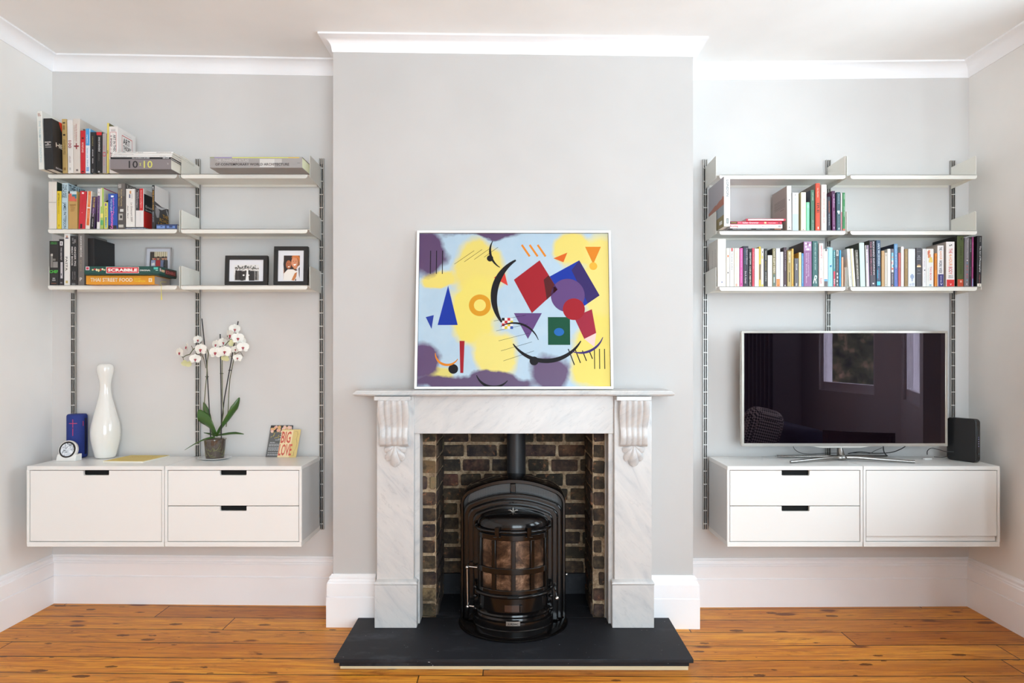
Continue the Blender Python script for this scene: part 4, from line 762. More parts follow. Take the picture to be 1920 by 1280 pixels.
# --- right alcove, middle shelf
g = 'books on the middle right shelf'; r = ('R', 2); k = dict(row=r, group=g)
lon = up(**k, x0=1357.2, x1=1369, ytop=330.5, rgb=(231, 229, 227), label='tall white LONDON book with sunset skyline cover at left end', d=3.452, dp=.27, hard=True, side=(176, 174, 182), texts=[('LONDON', .07, .40, .38, .78, (120, 134, 140)), ('Portraits of a City', .46, .72, .45, .6, (190, 190, 196))], bands=[(.42, .56, (236, 214, 218)), (.84, .94, (70, 74, 74), .4, .78), (.85, .93, (170, 180, 178), .46, .72)],
   covers=[(-1, [(0, .40), (.08, .38), (.12, .42), (.3, .43), (.45, .47), (.55, .46), (.75, .50), (1, .54), (1, .62), (0, .58)], (176, 112, 92)), (-1, [(0, .56), (1, .60), (1, .80), (0, .76)], (150, 162, 172)), (-1, [(0, .76), (1, .80), (1, 1), (0, 1)], (132, 120, 78)), (-1, [(.1, .86), (.28, .86), (.28, .93), (.1, .93)], (222, 222, 220))])
d_ = 3.545; z2 = SZ[r] + .0004; gf = 'flat books on the middle right shelf'
_, zz = lie(gf, 1369, 1467, 428.9, 431.6, (52, 50, 54), 'thin black booklet at the bottom of the flat stack', d_, z2, .18, bars=[(.05, .4, .3, .7, (200, 200, 200)), (.5, .75, .3, .7, (170, 180, 180)), (.85, .97, .2, .8, (220, 150, 110))])
_, zz = lie(gf, 1369, 1467, 421.0, 428.6, (236, 232, 232), 'white bicycle repair book with red and grey lettering lying flat', d_, zz, .2, texts=[('Bicycling', .0, .15, .2, .75, (206, 46, 60)), ('ILLUSTRATED', .17, .4, .3, .62, (186, 186, 194)), ('BICYCLE', .42, .58, .3, .62, (232, 190, 194)), ('MAINTENANCE', .61, .88, .3, .62, (186, 186, 194))], bands=[(.92, .97, (160, 160, 162), .2, .8)])
_, zz = lie(gf, 1369, 1466, 415.1, 420.8, (214, 62, 88), 'pinkish red Italian Grammar book lying flat', d_, zz, .16, bands=[(0, .14, (50, 44, 40)), (.02, .12, (206, 170, 60), .4, .6), (.66, .70, (232, 220, 160), .1, .9), (.93, .96, (90, 50, 60), .2, .8)], texts=[('Italian Grammar', .24, .55, .25, .8, (250, 236, 238)), ('Practice makes', .74, .88, .3, .6, (246, 220, 224)), ('ESSENTIAL', .155, .22, .4, .6, (246, 220, 224))])
_, zz = lie(gf, 1399, 1473, 410.2, 414.9, (196, 52, 74), 'slim red book with white spine panel, topmost of flat stack', 3.54, zz, .14, bands=[(.05, .95, (234, 230, 230), .05, .95)], bars=[(.15, .3, .4, .6, (170, 150, 150)), (.42, .88, .4, .6, (200, 140, 150))])
up(**k, x0=1476, x1=1484.6, ytop=348.3, rgb=(230, 228, 224), label='large grey covered book with white spine right of flat stack', d=3.55, dp=.2, off=-.8, hard=True, side=(178, 168, 160), texts=[('SUMMIT JERUSALEM', .06, .28, .35, .6, (196, 194, 192))], bars=[(.34, .8, .45, .52, (220, 218, 216))], bands=[(.305, .335, (80, 76, 76), .4, .65), (.93, .95, (90, 86, 86), .35, .65)],
   covers=[(-1, [(.12, q_), (.85, q_ + (.0 if i % 2 else .004)), (.85, q_ + .011), (.12, q_ + .011)], (126, 116, 112)) for i, q_ in enumerate((.26, .29, .32, .35, .38, .41, .44))] + [(-1, [(.2, .49), (.45, .49), (.45, .502), (.2, .502)], (130, 110, 106))])
up(**k, x0=1485.6, x1=1497.6, ytop=361, rgb=(230, 232, 234), label='white paperback with pale blue lower spine', bands=[(.56, 1, (192, 214, 226))], texts=[('Bill Bryson', .14, .52, .3, .62, (190, 206, 216))], bars=[(.035, .055, .4, .6, (90, 90, 90)), (.62, .95, .3, .36, (170, 196, 210))])
up(**k, x0=1501.8, x1=1511.4, ytop=360.4, rgb=(236, 226, 206), label='cream paperback with faint round emblem left of mint booklet', side=(190, 176, 124), bands=[(.37, .43, (224, 208, 190), .2, .8)], bars=[(.1, .3, .45, .52, (232, 206, 190)), (.96, .98, .35, .6, (160, 120, 110))])
up(**k, x0=1511.8, x1=1518.2, ytop=379, rgb=(136, 222, 174), label='short mint green booklet before the dark green paperback', bands=[(.08, .2, (166, 232, 196), .3, .8)], bars=[(.3, .5, .4, .55, (160, 235, 195))])
up(**k, x0=1520, x1=1527.2, ytop=356, rgb=(76, 118, 96), label='dark green paperback with slate blue cover', side=(84, 88, 112), dp=.135, texts=[('LOST LANES', .06, .26, .4, .65, (205, 220, 205)), ('JACK THURSTON', .74, .98, .4, .7, (205, 220, 205))], covers=[(-1, [(0, .5), (1, .62), (1, 1), (0, 1)], (44, 116, 74)), (-1, [(.1, .56), (.4, .6), (.4, .66), (.1, .62)], (96, 130, 60))])
up(**k, x0=1529.4, x1=1538.4, ytop=343.4, rgb=(224, 84, 60), label='tall orange red hardback with black title block', d=3.565, dp=.195, hard=True, side=(150, 140, 134), spine_round=.006, texts=[('Ian Rankin', .1, .3, .3, .6, (244, 200, 180), .2), ('IRE', .42, .63, .25, .75, (96, 62, 52))], bands=[(.92, .97, (240, 220, 212), .35, .7)])
up(**k, x0=1540, x1=1550.6, ytop=346, rgb=(236, 230, 222), label='tall white hardback with red vertical title', dp=.16, hard=True, spine_round=.005, texts=[('ALICE THROUGH THE LOOKING GLASS', .16, .84, .34, .58, (224, 116, 108))], bars=[(.36, .62, .72, .8, (110, 110, 110))])
up(**k, x0=1551.2, x1=1557.7, ytop=368.7, rgb=(56, 58, 70), label='navy paperback with small orange and white lettering', texts=[('BANANA SUNDAY', .13, .48, .45, .68, (224, 116, 76)), ('THE ART OF TRAVEL', .50, .85, .45, .68, (208, 208, 212))], off=-.4)
up(**k, x0=1560.6, x1=1567, ytop=358, rgb=(104, 50, 98), label='purple hardback with silver lettering left of teal book', dp=.16, off=-1, side=(86, 40, 80), bands=[(0, .14, (78, 44, 76)), (.9, .95, (190, 170, 190), .35, .7)], texts=[('Ian McEwan', .08, .42, .4, .72, (216, 190, 214)), ('Atonement', .5, .85, .4, .66, (200, 170, 196))])
up(**k, x0=1568.6, x1=1576, ytop=360, rgb=(58, 88, 98), label='teal paperback with white bird shape on spine', texts=[('Daniel H', .06, .30, .4, .72, (160, 190, 200)), ('the greatest show', .62, .9, .45, .68, (170, 200, 205))], bands=[(.48, .53, (218, 236, 236), .1, .9), (.53, .57, (218, 236, 236), .4, .8), (.92, .97, (210, 230, 230), .5, .8)])
up(**k, x0=1576.5, x1=1579.4, ytop=362, rgb=(230, 216, 218), label='very thin white and crimson booklet', bands=[(.5, 1, (176, 34, 76))])
up(**k, x0=1579.8, x1=1584.8, ytop=361, rgb=(54, 128, 76), label='slim green paperback at right end of row', bands=[(.95, 1, (224, 90, 70))], texts=[('DEA BIRKETT', .04, .18, .4, .7, (190, 225, 195)), ('JUNGLE CAPITALIST', .36, .64, .35, .7, (200, 230, 205))])
# --- right alcove, bottom shelf
g = 'books packed on the bottom right shelf'; r = ('R', 3); k = dict(row=r, group=g)
rows = [
 # x0, x1, ytop, rgb, label, extras
 (1345.6, 1361.2, 448, (238, 234, 226), 'wide cream box set with fine horizontal lines at far left', dict(dp=.16, hard=True, side=(214, 208, 200), bands=[(.03 + i * .036, .036 + i * .036, (206, 198, 188)) for i in range(22)] + [(.89, .925, (150, 150, 170), .42, .62)], covers=[(-1, [(.2 + j * .3, .2 + i * .035), (.32 + j * .3, .2 + i * .035), (.32 + j * .3, .21 + i * .035), (.2 + j * .3, .21 + i * .035)], (180, 172, 168)) for i in range(12) for j in (0, 1)])),
 (1361.8, 1368.4, 465, (238, 232, 220), 'ivory paperback with tiny orange square on spine', dict(bands=[(.18, .235, (214, 110, 60), .25, .75), (.62, .66, (90, 90, 86), .25, .7)], bars=[(.3, .6, .35, .6, (200, 194, 180)), (.07, .16, .35, .6, (196, 200, 190))])),
 (1368.8, 1376.4, 465, (238, 238, 236), 'white biography with grey name and tiny red portrait', dict(bands=[(0, .08, (196, 90, 90), .2, .8), (.09, .1, (60, 60, 60), .15, .85)], texts=[('Steve Jobs', .13, .57, .2, .7, (150, 150, 150))], bars=[(.62, .82, .4, .5, (210, 205, 200))])),
 (1376.8, 1386.6, 465, (236, 226, 208), 'cream paperback with small orange oval at foot', dict(bands=[(.93, .985, (216, 110, 80), .22, .55), (.945, .97, (236, 226, 208), .32, .46)], texts=[('THIRTEEN UNLUCKY', .08, .5, .36, .56, (206, 196, 160)), ('WRITERS', .55, .9, .36, .56, (214, 190, 176))])),
 (1387.2, 1393, 465, (220, 94, 170), 'bright pink paperback left of the navy book', dict(texts=[('ADRIAN MOLE', .05, .5, .35, .6, (238, 170, 210)), ('THE BAD', .55, .9, .35, .6, (238, 160, 205))], bands=[(.92, .95, (110, 40, 90), .3, .6)])),
 (1393.2, 1403.4, 461.3, (48, 46, 60), 'dark navy book with pale vertical title right of pink one', dict(dp=.15, side=(40, 38, 50), texts=[('In Search of Memory', .05, .46, .56, .8, (210, 200, 212)), ('THE EMERGENCE OF A NEW SCIENCE', .05, .44, .32, .42, (110, 160, 190)), ('Eric R. Kandel', .62, .92, .32, .6, (214, 206, 214))], bars=[(.48, .58, .4, .5, (90, 88, 100))])),
 (1403.8, 1409.9, 466, (32, 30, 34), 'black paperback with heavy white title', dict(texts=[('EMBASSYTOWN', .1, .42, .3, .7, (228, 228, 228)), ('CHINA MIEVILLE', .46, .98, .2, .66, (206, 200, 190))])),
 (1410.2, 1414.6, 465, (206, 74, 90), 'thin coral red paperback left of dotted white one', dict(texts=[('THE GAME OF LIFE', .1, .54, .4, .66, (236, 170, 176))])),
 (1415, 1423, 466, (232, 230, 238), 'white paperback with tiny dotted pattern', dict(bars=[(.06, .95, .15, .2, (206, 206, 222)), (.06, .95, .4, .45, (206, 206, 222)), (.06, .95, .68, .73, (206, 206, 222))])),
 (1423.3, 1426.8, 462, (226, 196, 82), 'narrow yellow book with dark blue band', dict(bands=[(.44, .83, (60, 58, 96))])),
 (1427.1, 1432, 466, (230, 226, 230), 'narrow white book with yellow spots', dict(bands=[(.06, .12, (60, 60, 60), .3, .7), (.18, .27, (222, 188, 80), .2, .8), (.94, 1, (222, 200, 90))], bars=[(.32, .9, .4, .6, (180, 180, 190))])),
 (1432.3, 1439, 466.2, (50, 47, 44), 'black paperback with small cream and gold print', dict(texts=[('TRAIN RUDDING', .05, .3, .4, .7, (200, 196, 180)), ('EMMANUEL PATRICK', .33, .58, .35, .62, (170, 150, 80)), ('John Sandberg', .62, .86, .4, .7, (210, 208, 200))])),
 (1439.6, 1448, 478.4, (234, 232, 228), 'short white book between black and olive books', dict(dp=.11, bars=[(.8, .98, .3, .75, (200, 198, 196)), (.06, .1, .6, .7, (180, 180, 176))])),
 (1448.4, 1454.7, 465.5, (134, 126, 92), 'olive grey paperback with pale capitals', dict(side=(30, 26, 26), texts=[('CANT SLEPT HERE', .02, .64, .25, .75, (218, 210, 188))], bands=[(.68, .98, (96, 118, 110), .1, .9), (.75, .9, (190, 200, 196), .3, .7)])),
 (1455.1, 1463, 465.5, (216, 218, 228), 'lilac grey paperback with orange foot', dict(bands=[(.8, 1, (236, 140, 78)), (.95, .98, (90, 60, 50), .4, .65)], texts=[('Eating Animals Jonathan', .1, .72, .45, .68, (176, 186, 216))])),
 (1463.3, 1468.8, 472, (232, 228, 228), 'small white paperback left of dark brown one', dict(texts=[('Shakespeare-Biography', .04, .44, .4, .64, (170, 160, 160))], bars=[(.9, .96, .4, .6, (150, 140, 140))])),
 (1469.1, 1475.3, 463.5, (74, 54, 62), 'dark brown paperback with white triangle at foot', dict(dp=.15, side=(54, 36, 36), texts=[('JULIET NAKED', .07, .6, .35, .62, (176, 160, 164))], bands=[(.955, .99, (225, 220, 220), .3, .6)])),
 (1476.2, 1484.5, 470, (176, 158, 108), 'khaki paperback with white BECOME lettering', dict(side=(160, 130, 60), texts=[('BECOME', .04, .33, .3, .66, (232, 226, 206)), ('HURRICANE', .36, .55, .35, .6, (130, 112, 80))], bands=[(.6, .87, (60, 52, 44), .35, .55)])),
 (1484.8, 1488.2, 466, (230, 184, 92), 'thin golden yellow paperback left of slate grey book', dict(bars=[(.1, .8, .4, .6, (240, 214, 160))], bands=[(.93, .96, (214, 90, 50), .3, .7)])),
 (1489.6, 1497.6, 484, (98, 98, 102), 'short slate grey book', dict(dp=.12, bars=[(.2, .42, .4, .6, (200, 200, 204)), (.88, .97, .35, .6, (214, 214, 216))])),
 (1498, 1502.8, 473, (236, 220, 166), 'pale yellow paperback right of the short grey book', dict(side=(196, 152, 60), bars=[(.05, .5, .4, .6, (200, 180, 110))])),
 (1503.3, 1506.9, 474.7, (84, 146, 208), 'narrow sky blue paperback left of thick mauve book', dict(bars=[(.08, .9, .4, .65, (170, 205, 238))])),
 (1507.2, 1522.4, 453, (144, 100, 144), 'thick mauve book with white circles on top', dict(dp=.19, side=(58, 40, 40), off=-.3, bands=[(0, .2, (178, 140, 176)), (.02, .06, (232, 220, 232), .1, .35), (.02, .08, (120, 60, 100), .45, .6), (.05, .1, (236, 226, 236), .65, .9), (.09, .13, (236, 226, 236), .15, .35), (.15, .19, (226, 210, 226), .3, .7)], texts=[('DOUGLAS R. HOFSTADTER', .25, .78, .46, .66, (198, 172, 202)), ('Godel, Escher, Bach', .25, .92, .24, .38, (214, 196, 216))])),
 (1523, 1534, 452, (62, 104, 104), 'tall teal hardback with pale looping emblem', dict(dp=.16, hard=True, spine_round=.005, texts=[('BAYARD BEST EXTRA STORY', .04, .64, .4, .6, (190, 214, 208)), ('R', .75, .93, .12, .8, (214, 230, 224), .4, 'h')])),
 (1535.6, 1544, 456, (234, 232, 234), 'white book with bold red vertical title', dict(dp=.15, bands=[(0, 1, (236, 136, 110), 0, .08)], texts=[('UNAPOLOGETIC', .04, .36, .35, .75, (226, 84, 70)), ('Francis Spufford', .45, .66, .3, .5, (110, 110, 120)), ('Still', .8, .93, .25, .7, (226, 90, 80))])),
 (1544.4, 1552.4, 466.5, (238, 232, 220), 'ivory paperback with small dark picture and blue band', dict(bands=[(.0, .06, (80, 78, 84), .3, .85), (.8, .86, (110, 170, 210)), (.86, 1, (104, 96, 98))], bars=[(.12, .72, .45, .5, (220, 200, 190))])),
 (1552.7, 1561.6, 464, (156, 204, 222), 'light blue paperback with round blue fish', dict(bands=[(.44, .5, (60, 130, 170), .35, .8), (.42, .45, (220, 236, 240), .35, .6)], bars=[(.02, .3, .4, .5, (200, 190, 214)), (.58, .9, .4, .55, (130, 186, 210))])),
 (1562, 1566.8, 469, (76, 140, 146), 'narrow teal paperback with red lower half', dict(bands=[(.58, 1, (212, 66, 90))], texts=[('BILL EWING', .05, .5, .4, .66, (206, 228, 228)), ('TOO', .78, .94, .25, .8, (236, 222, 226))])),
 (1567.1, 1573.2, 468.6, (86, 84, 88), 'charcoal paperback with spots at its foot', dict(bands=[(0, .16, (190, 190, 188)), (.03, .12, (60, 60, 60), .3, .6), (.62, .68, (214, 214, 214), .2, .7), (.72, .78, (210, 210, 210), .3, .8), (.82, .88, (214, 214, 214), .15, .6), (.92, .97, (200, 200, 200), .3, .7)], texts=[('Imaginative', .26, .56, .4, .7, (160, 160, 164))])),
 (1573.8, 1577.3, 469, (54, 158, 204), 'bright blue slim paperback near the metal bracket', dict()),
 (1577.8, 1581.6, 481.8, (222, 170, 138), 'short peach coloured booklet against the metal bracket', dict(dp=.12)),
 (1592.6, 1598, 466, (230, 232, 228), 'white paperback leaning left with small grey title', dict(off=-4.6, texts=[('A BRIEF HISTORY OF TIME', .12, .8, .45, .7, (140, 150, 150))], bars=[(.8, .97, .3, .7, (190, 200, 190))])),
 (1599, 1604.8, 466, (236, 232, 222), 'leaning white paperback with yellow stripe', dict(off=-4.8, bands=[(0, 1, (226, 192, 90), .0, .25)])),
 (1606, 1612.4, 468.6, (96, 92, 84), 'leaning dark grey paperback with white capitals', dict(off=-3.4, bands=[(.74, 1, (104, 100, 102))], texts=[('THE LORD OF MORDOR', .06, .8, .3, .68, (216, 212, 200))])),
 (1613.2, 1622.8, 455, (196, 218, 214), 'tall pale mint hardback leaning slightly', dict(off=-2.3, dp=.15, side=(60, 66, 56), hard=True)),
 (1625, 1630.7, 459.4, (232, 230, 232), 'white paperback with purple edge and dark small print', dict(off=-2, dp=.15, bands=[(0, 1, (150, 50, 150), .8, 1.), (0, .1, (60, 50, 70), .1, .6)], texts=[('HENRY WINTER', .04, .44, .2, .5, (80, 76, 90))])),
 (1631.3, 1642.8, 450.3, (46, 42, 50), 'tall black hardback with pink and white double title', dict(off=-1.5, dp=.205, hard=True, side=(44, 46, 40), texts=[('RICHARD DAWKINS', .03, .75, .56, .8, (216, 210, 216)), ('THE GOD DELUSION', .03, .75, .12, .36, (176, 110, 128))], bands=[(.75, 1, (78, 72, 82)), (.92, .95, (220, 216, 220), .4, .7)])),
 (1643.6, 1651.8, 450.3, (60, 82, 108), 'tall dark blue book with white name and turquoise foot', dict(off=-.6, dp=.18, texts=[('IAN MCEWAN', .07, .55, .35, .75, (206, 220, 232)), ('SATURDAY', .6, .86, .4, .62, (176, 110, 140))], bands=[(.56, .9, (46, 80, 104), 0, 1), (.64, .82, (44, 130, 160), .05, .45), (.89, .97, (90, 196, 222))])),
 (1653, 1658.8, 470, (188, 152, 108), 'tan paperback left of the beige one', dict(bars=[(.08, .6, .4, .55, (206, 172, 130))])),
 (1659, 1664, 473.7, (204, 196, 184), 'small beige paperback right of the tan one', dict(bars=[(.04, .08, .4, .6, (80, 78, 70)), (.93, .96, .4, .6, (110, 108, 100))])),
 (1664.3, 1670, 466.5, (236, 236, 232), 'plain white paperback left of the striped one', dict(dp=.14)),
 (1670.2, 1676.4, 466.5, (90, 84, 92), 'paperback with turquoise and orange striped upper spine', dict(bands=[(.0, .1, (110, 104, 112)), (.1, .3, (130, 196, 216), .1, .9), (.2, .24, (230, 150, 110), .3, .8), (.3, .62, (222, 228, 228), .1, .9), (.34, .4, (214, 90, 84), .2, .5), (.42, .48, (80, 180, 210), .5, .9), (.5, .56, (220, 100, 80), .2, .8), (.96, .99, (230, 140, 110), .3, .6)], bars=[(.66, .92, .4, .6, (190, 186, 192))])),
 (1676.8, 1683.8, 457, (96, 144, 188), 'tall blue hardback with pale title, dark blue cover', dict(off=-.5, dp=.17, side=(46, 50, 70), hard=True, bands=[(.55, 1, (94, 110, 180))], texts=[('QUANTUM', .03, .3, .3, .62, (206, 226, 240)), ('MANJIT KUMAR', .32, .58, .3, .62, (206, 226, 240))], bars=[(.62, .85, .4, .5, (150, 160, 210))])),
 (1684.4, 1688.9, 473.7, (190, 90, 92), 'dusty red small paperback', dict(texts=[('ARCHITECTURE', .05, .44, .35, .65, (232, 150, 130))])),
 (1689.6, 1695.2, 462, (238, 236, 232), 'taller plain white book right of the dusty red one', dict(dp=.15, bands=[(0, 1, (200, 150, 190), .9, 1)], bars=[(.2, .36, .45, .52, (214, 210, 200))])),
 (1696.2, 1702.6, 466.5, (148, 122, 80), 'brown paperback with pale gold capitals', dict(texts=[('NATHANIEL POPE', .06, .52, .35, .62, (210, 190, 140)), ('DIGITAL GOLD', .55, .85, .35, .6, (190, 166, 110))])),
 (1703, 1716.4, 466.5, (224, 226, 228), 'thick white book with grey blue rosette near foot', dict(dp=.14, side=(50, 40, 70), bands=[(.7, .77, (150, 166, 194), .25, .85), (.67, .8, (150, 166, 194), .38, .72), (.80, .86, (170, 178, 200), .42, .68), (.92, .98, (186, 192, 206), .1, .4), (.9, .98, (186, 192, 206), .5, .9)], bars=[(.1, .6, .5, .53, (212, 214, 218))])),
 (1718, 1728, 464.5, (78, 76, 82), 'charcoal book with glowing candle picture on spine', dict(bands=[(.46, .5, (240, 214, 170), .05, .95), (.43, .46, (170, 130, 96), .2, .8), (.09, .1, (150, 144, 144), .1, .9), (.25, .26, (180, 180, 186), .1, .9), (.29, .3, (180, 180, 186), .1, .9), (.66, .67, (150, 150, 156), .1, .9), (.2, .225, (160, 160, 166), .3, .7), (.57, .585, (160, 160, 166), .4, .6)])),
 (1730, 1736.8, 466.2, (230, 228, 228), 'white paperback with faint vertical title and tiny black mark', dict(texts=[('KAFKA BY MARIE', .03, .48, .35, .6, (190, 176, 186))], bands=[(.55, .585, (60, 60, 70), .4, .75)], bars=[(.62, .9, .5, .6, (150, 160, 170))])),
 (1737, 1750.8, 466.5, (232, 230, 226), 'wide white book with watercolour sketch and pink title', dict(dp=.14, bands=[(.03, .12, (226, 150, 110), .2, .5), (.06, .16, (200, 110, 90), .1, .4), (.14, .24, (216, 140, 100), .15, .6), (.22, .3, (230, 200, 100), .4, .8), (.28, .36, (232, 206, 120), .3, .9), (.94, .98, (130, 170, 190), .4, .7)], texts=[('THIS BOOK', .47, .84, .45, .7, (226, 110, 120))], bars=[(.5, .86, .2, .26, (180, 200, 196))])),
 (1752.7, 1757.4, 474.7, (226, 140, 54), 'narrow orange paperback left of the WORK WEEK book', dict(side=(190, 110, 50), texts=[('BUSINESS', .1, .5, .35, .65, (130, 80, 40))])),
 (1758, 1769.8, 460, (236, 232, 230), 'white book with WORK WEEK title and indigo foot', dict(dp=.15, side=(196, 184, 176), bands=[(.7, 1, (62, 58, 122))], texts=[('THE', .04, .12, .25, .7, (60, 58, 70)), ('4-HOUR', .14, .34, .3, .7, (236, 160, 110)), ('WORK WEEK', .36, .68, .22, .7, (66, 62, 84)), ('TIMOTHY FERRISS', .73, .9, .42, .62, (206, 202, 226)), ('V', .92, .97, .4, .75, (232, 232, 240), 0, 'h')])),
 (1774.2, 1790.2, 453, (236, 230, 226), 'thick white book with red and orange BODY title, red foot', dict(dp=.175, side=(196, 184, 176), bands=[(.845, 1, (210, 44, 42)), (.07, .1, (80, 78, 80), .35, .5), (.06, .085, (60, 58, 60), .55, .7)], texts=[('THE', .15, .26, .3, .7, (206, 70, 66)), ('4-HOUR', .28, .54, .3, .7, (234, 150, 90)), ('BODY', .56, .73, .28, .7, (206, 60, 56)), ('TIMOTHY', .75, .775, .25, .8, (110, 100, 100), 0, 'h'), ('FERRISS', .785, .81, .25, .8, (110, 100, 100), 0, 'h'), ('V', .93, .975, .42, .62, (240, 230, 226), 0, 'h')])),
 (1794.6, 1807, 442, (72, 82, 42), 'tall olive green hardback with red foot', dict(dp=.21, off=.3, hard=True, side=(26, 22, 20), bands=[(.855, 1, (184, 70, 40)), (.04, .08, (40, 46, 26), .5, .75), (.88, .92, (222, 160, 140), .4, .75)], texts=[('JAMIE AT HOME', .2, .76, .42, .64, (52, 58, 30))])),
 (1808, 1817, 445.7, (120, 114, 118), 'tall grey book with column of tiny coloured marks', dict(off=1., dp=.16, texts=[('Information is Beautiful', .04, .42, .45, .68, (196, 190, 194))], bands=[(.45, .475, (230, 226, 228), .45, .7), (.505, .53, (90, 150, 190), .45, .7), (.575, .6, (200, 90, 100), .45, .7), (.64, .66, (190, 80, 96), .45, .7), (.695, .705, (90, 110, 190), .45, .7), (.74, .765, (206, 80, 100), .45, .7), (.80, .82, (190, 60, 90), .45, .7), (.86, .88, (110, 180, 190), .45, .7), (.93, .97, (226, 222, 226), .45, .6)])),
 (1817.4, 1821.8, 444, (36, 32, 38), 'slim black book between grey and magenta books', dict(off=.8, dp=.16, bars=[(.05, .3, .4, .6, (190, 186, 190)), (.6, .8, .4, .55, (120, 120, 126))])),
 (1822, 1825.4, 444, (150, 50, 110), 'slim magenta book with pale blue foot', dict(off=.8, dp=.16, side=(40, 20, 30), bands=[(.84, 1, (120, 160, 200))], bars=[(.1, .6, .4, .6, (200, 130, 170))])),
]
for x0, x1, yt, c, lb_, ex in rows: up(**k, x0=x0, x1=x1, ytop=yt, rgb=c, label=lb_, **ex)
up(**k, x0=1831.5, x1=1840.5, ytop=442, rgb=(34, 33, 36), label='black photography book with white foot at far right end', d=3.562, dp=.2, off=1.2, side=(22, 18, 22), hard=True, texts=[('The Art of Photography', .2, .72, .4, .74, (232, 232, 234)), ('BRUCE', .03, .12, .5, .66, (170, 170, 170)), ('Hedgecoe', .77, .93, .42, .62, (180, 110, 116))], bands=[(.945, 1, (232, 226, 214)), (.965, .98, (120, 110, 104), .4, .7)])
# ------------------------------------------------------------------ painting leaning on the chimney breast
y0, y1 = 3.357, 3.450; Wp = .979; hz = .797; ang = math.atan2(y1 - y0, hz); Lp = math.hypot(y1 - y0, hz)
pt = thing('framed_painting', 'colourful abstract painting in thin white frame leaning on the mantel shelf', 'painting', (PX(963.5, y0), y0, MT + .0042)); pt.rotation_euler = (-ang, 0, 0)
b = MB(); fw, fd = .0115, .030
b.box(-Wp / 2, Wp / 2, 0, fd, 0, fw); b.box(-Wp / 2, Wp / 2, 0, fd, Lp - fw, Lp); b.box(-Wp / 2, -Wp / 2 + fw, 0, fd, fw, Lp - fw); b.box(Wp / 2 - fw, Wp / 2, 0, fd, fw, Lp - fw)
b.build('frame', mat((240, 240, 238), .35), pt, bevel=.001)
box('frame_back', mat((60, 56, 50), .7), pt, -Wp / 2 + fw, Wp / 2 - fw, .016, .026, fw, Lp - fw)
t = NT('painted_colour_clouds', .45); q = t.obj(); nn = t.n('ShaderNodeTexNoise'); t.l(q, nn.inputs['Vector']); nn.inputs['Scale'].default_value = 5.; nn.inputs['Detail'].default_value = 5; 
sub = t.n('ShaderNodeVectorMath', operation='MULTIPLY_ADD'); t.l(nn.outputs['Color'], sub.inputs[0]); sub.inputs[1].default_value = (.16, 0, .16); t.l(q, sub.inputs[2]); ww = sub.outputs[0]
c = t.mix(t.noise(q, 9, 5, .6), (154, 182, 203), (178, 198, 211))
def blob(c, x, z, rx, rz, rgb, soft=.25, st=1.):
    mp = t.map(ww, (1 / rx, 1, 1 / rz), loc=(-(x + .08) / rx, 0, -(z + .08) / rz)); sx_ = t.n('ShaderNodeSeparateXYZ'); t.l(mp, sx_.inputs[0])
    dd = t.math('SQRT', t.math('ADD', t.math('POWER', sx_.outputs[0], 2.), t.math('POWER', sx_.outputs[2], 2.)))
    f_ = t.math('MULTIPLY', t.math('MINIMUM', t.math('MAXIMUM', t.math('DIVIDE', t.math('SUBTRACT', 1., dd), soft), 0.), 1.), st)
    return t.mix(f_, c, rgb)
for bl in ((-.18, .60, .15, .16, (216, 198, 100)), (-.20, .40, .13, .2, (218, 202, 94)), (-.38, .56, .10, .05, (218, 200, 100)), (.30, .70, .12, .12, (216, 198, 100)), (.44, .55, .12, .30, (218, 202, 109)), (.42, .18, .16, .22, (218, 200, 87)), (-.1, .16, .13, .16, (218, 203, 105)), (-.38, .08, .08, .05, (205, 194, 100)),
           (-.44, .70, .12, .13, (78, 50, 91)), (-.15, .80, .22, .05, (76, 49, 89)), (-.45, .14, .10, .12, (80, 52, 94)), (-.2, .02, .34, .06, (76, 49, 89)), (.18, .08, .12, .11, (78, 50, 92))):
    c = blob(c, *bl)
t.col(c); cv = MB(); t.bump(t.noise(q, 120, 3), .15, .001)
xi = Wp / 2 - fw - .002; cv.box(-xi, xi, .010, .016, fw + .002, Lp - fw - .002)
mats = [t.m]; yy = .0098
def shp(rgb, pts, lvl=0):
    m = mat(rgb, .55, spec=.15)
    if m not in mats: mats.append(m)
    cv.mi = mats.index(m); cv.add([(x, yy - .00012 * lvl, z) for x, z in pts], [tuple(range(len(pts)))])
def circ(rgb, x, z, r_, lvl=0, rz=None, a0=0, a1=360): shp(rgb, [(x + r_ * math.cos(R(a0 + (a1 - a0) * i / 40)), z + (rz or r_) * math.sin(R(a0 + (a1 - a0) * i / 40))) for i in range(40 if a1 - a0 == 360 else 41)], lvl)
def bar_(rgb, x0, z0, x1, z1, w_, lvl=2):
    dx, dz = x1 - x0, z1 - z0; n_ = math.hypot(dx, dz); ox, oz = -dz / n_ * w_ / 2, dx / n_ * w_ / 2; shp(rgb, [(x0 + ox, z0 + oz), (x1 + ox, z1 + oz), (x1 - ox, z1 - oz), (x0 - ox, z0 - oz)], lvl)
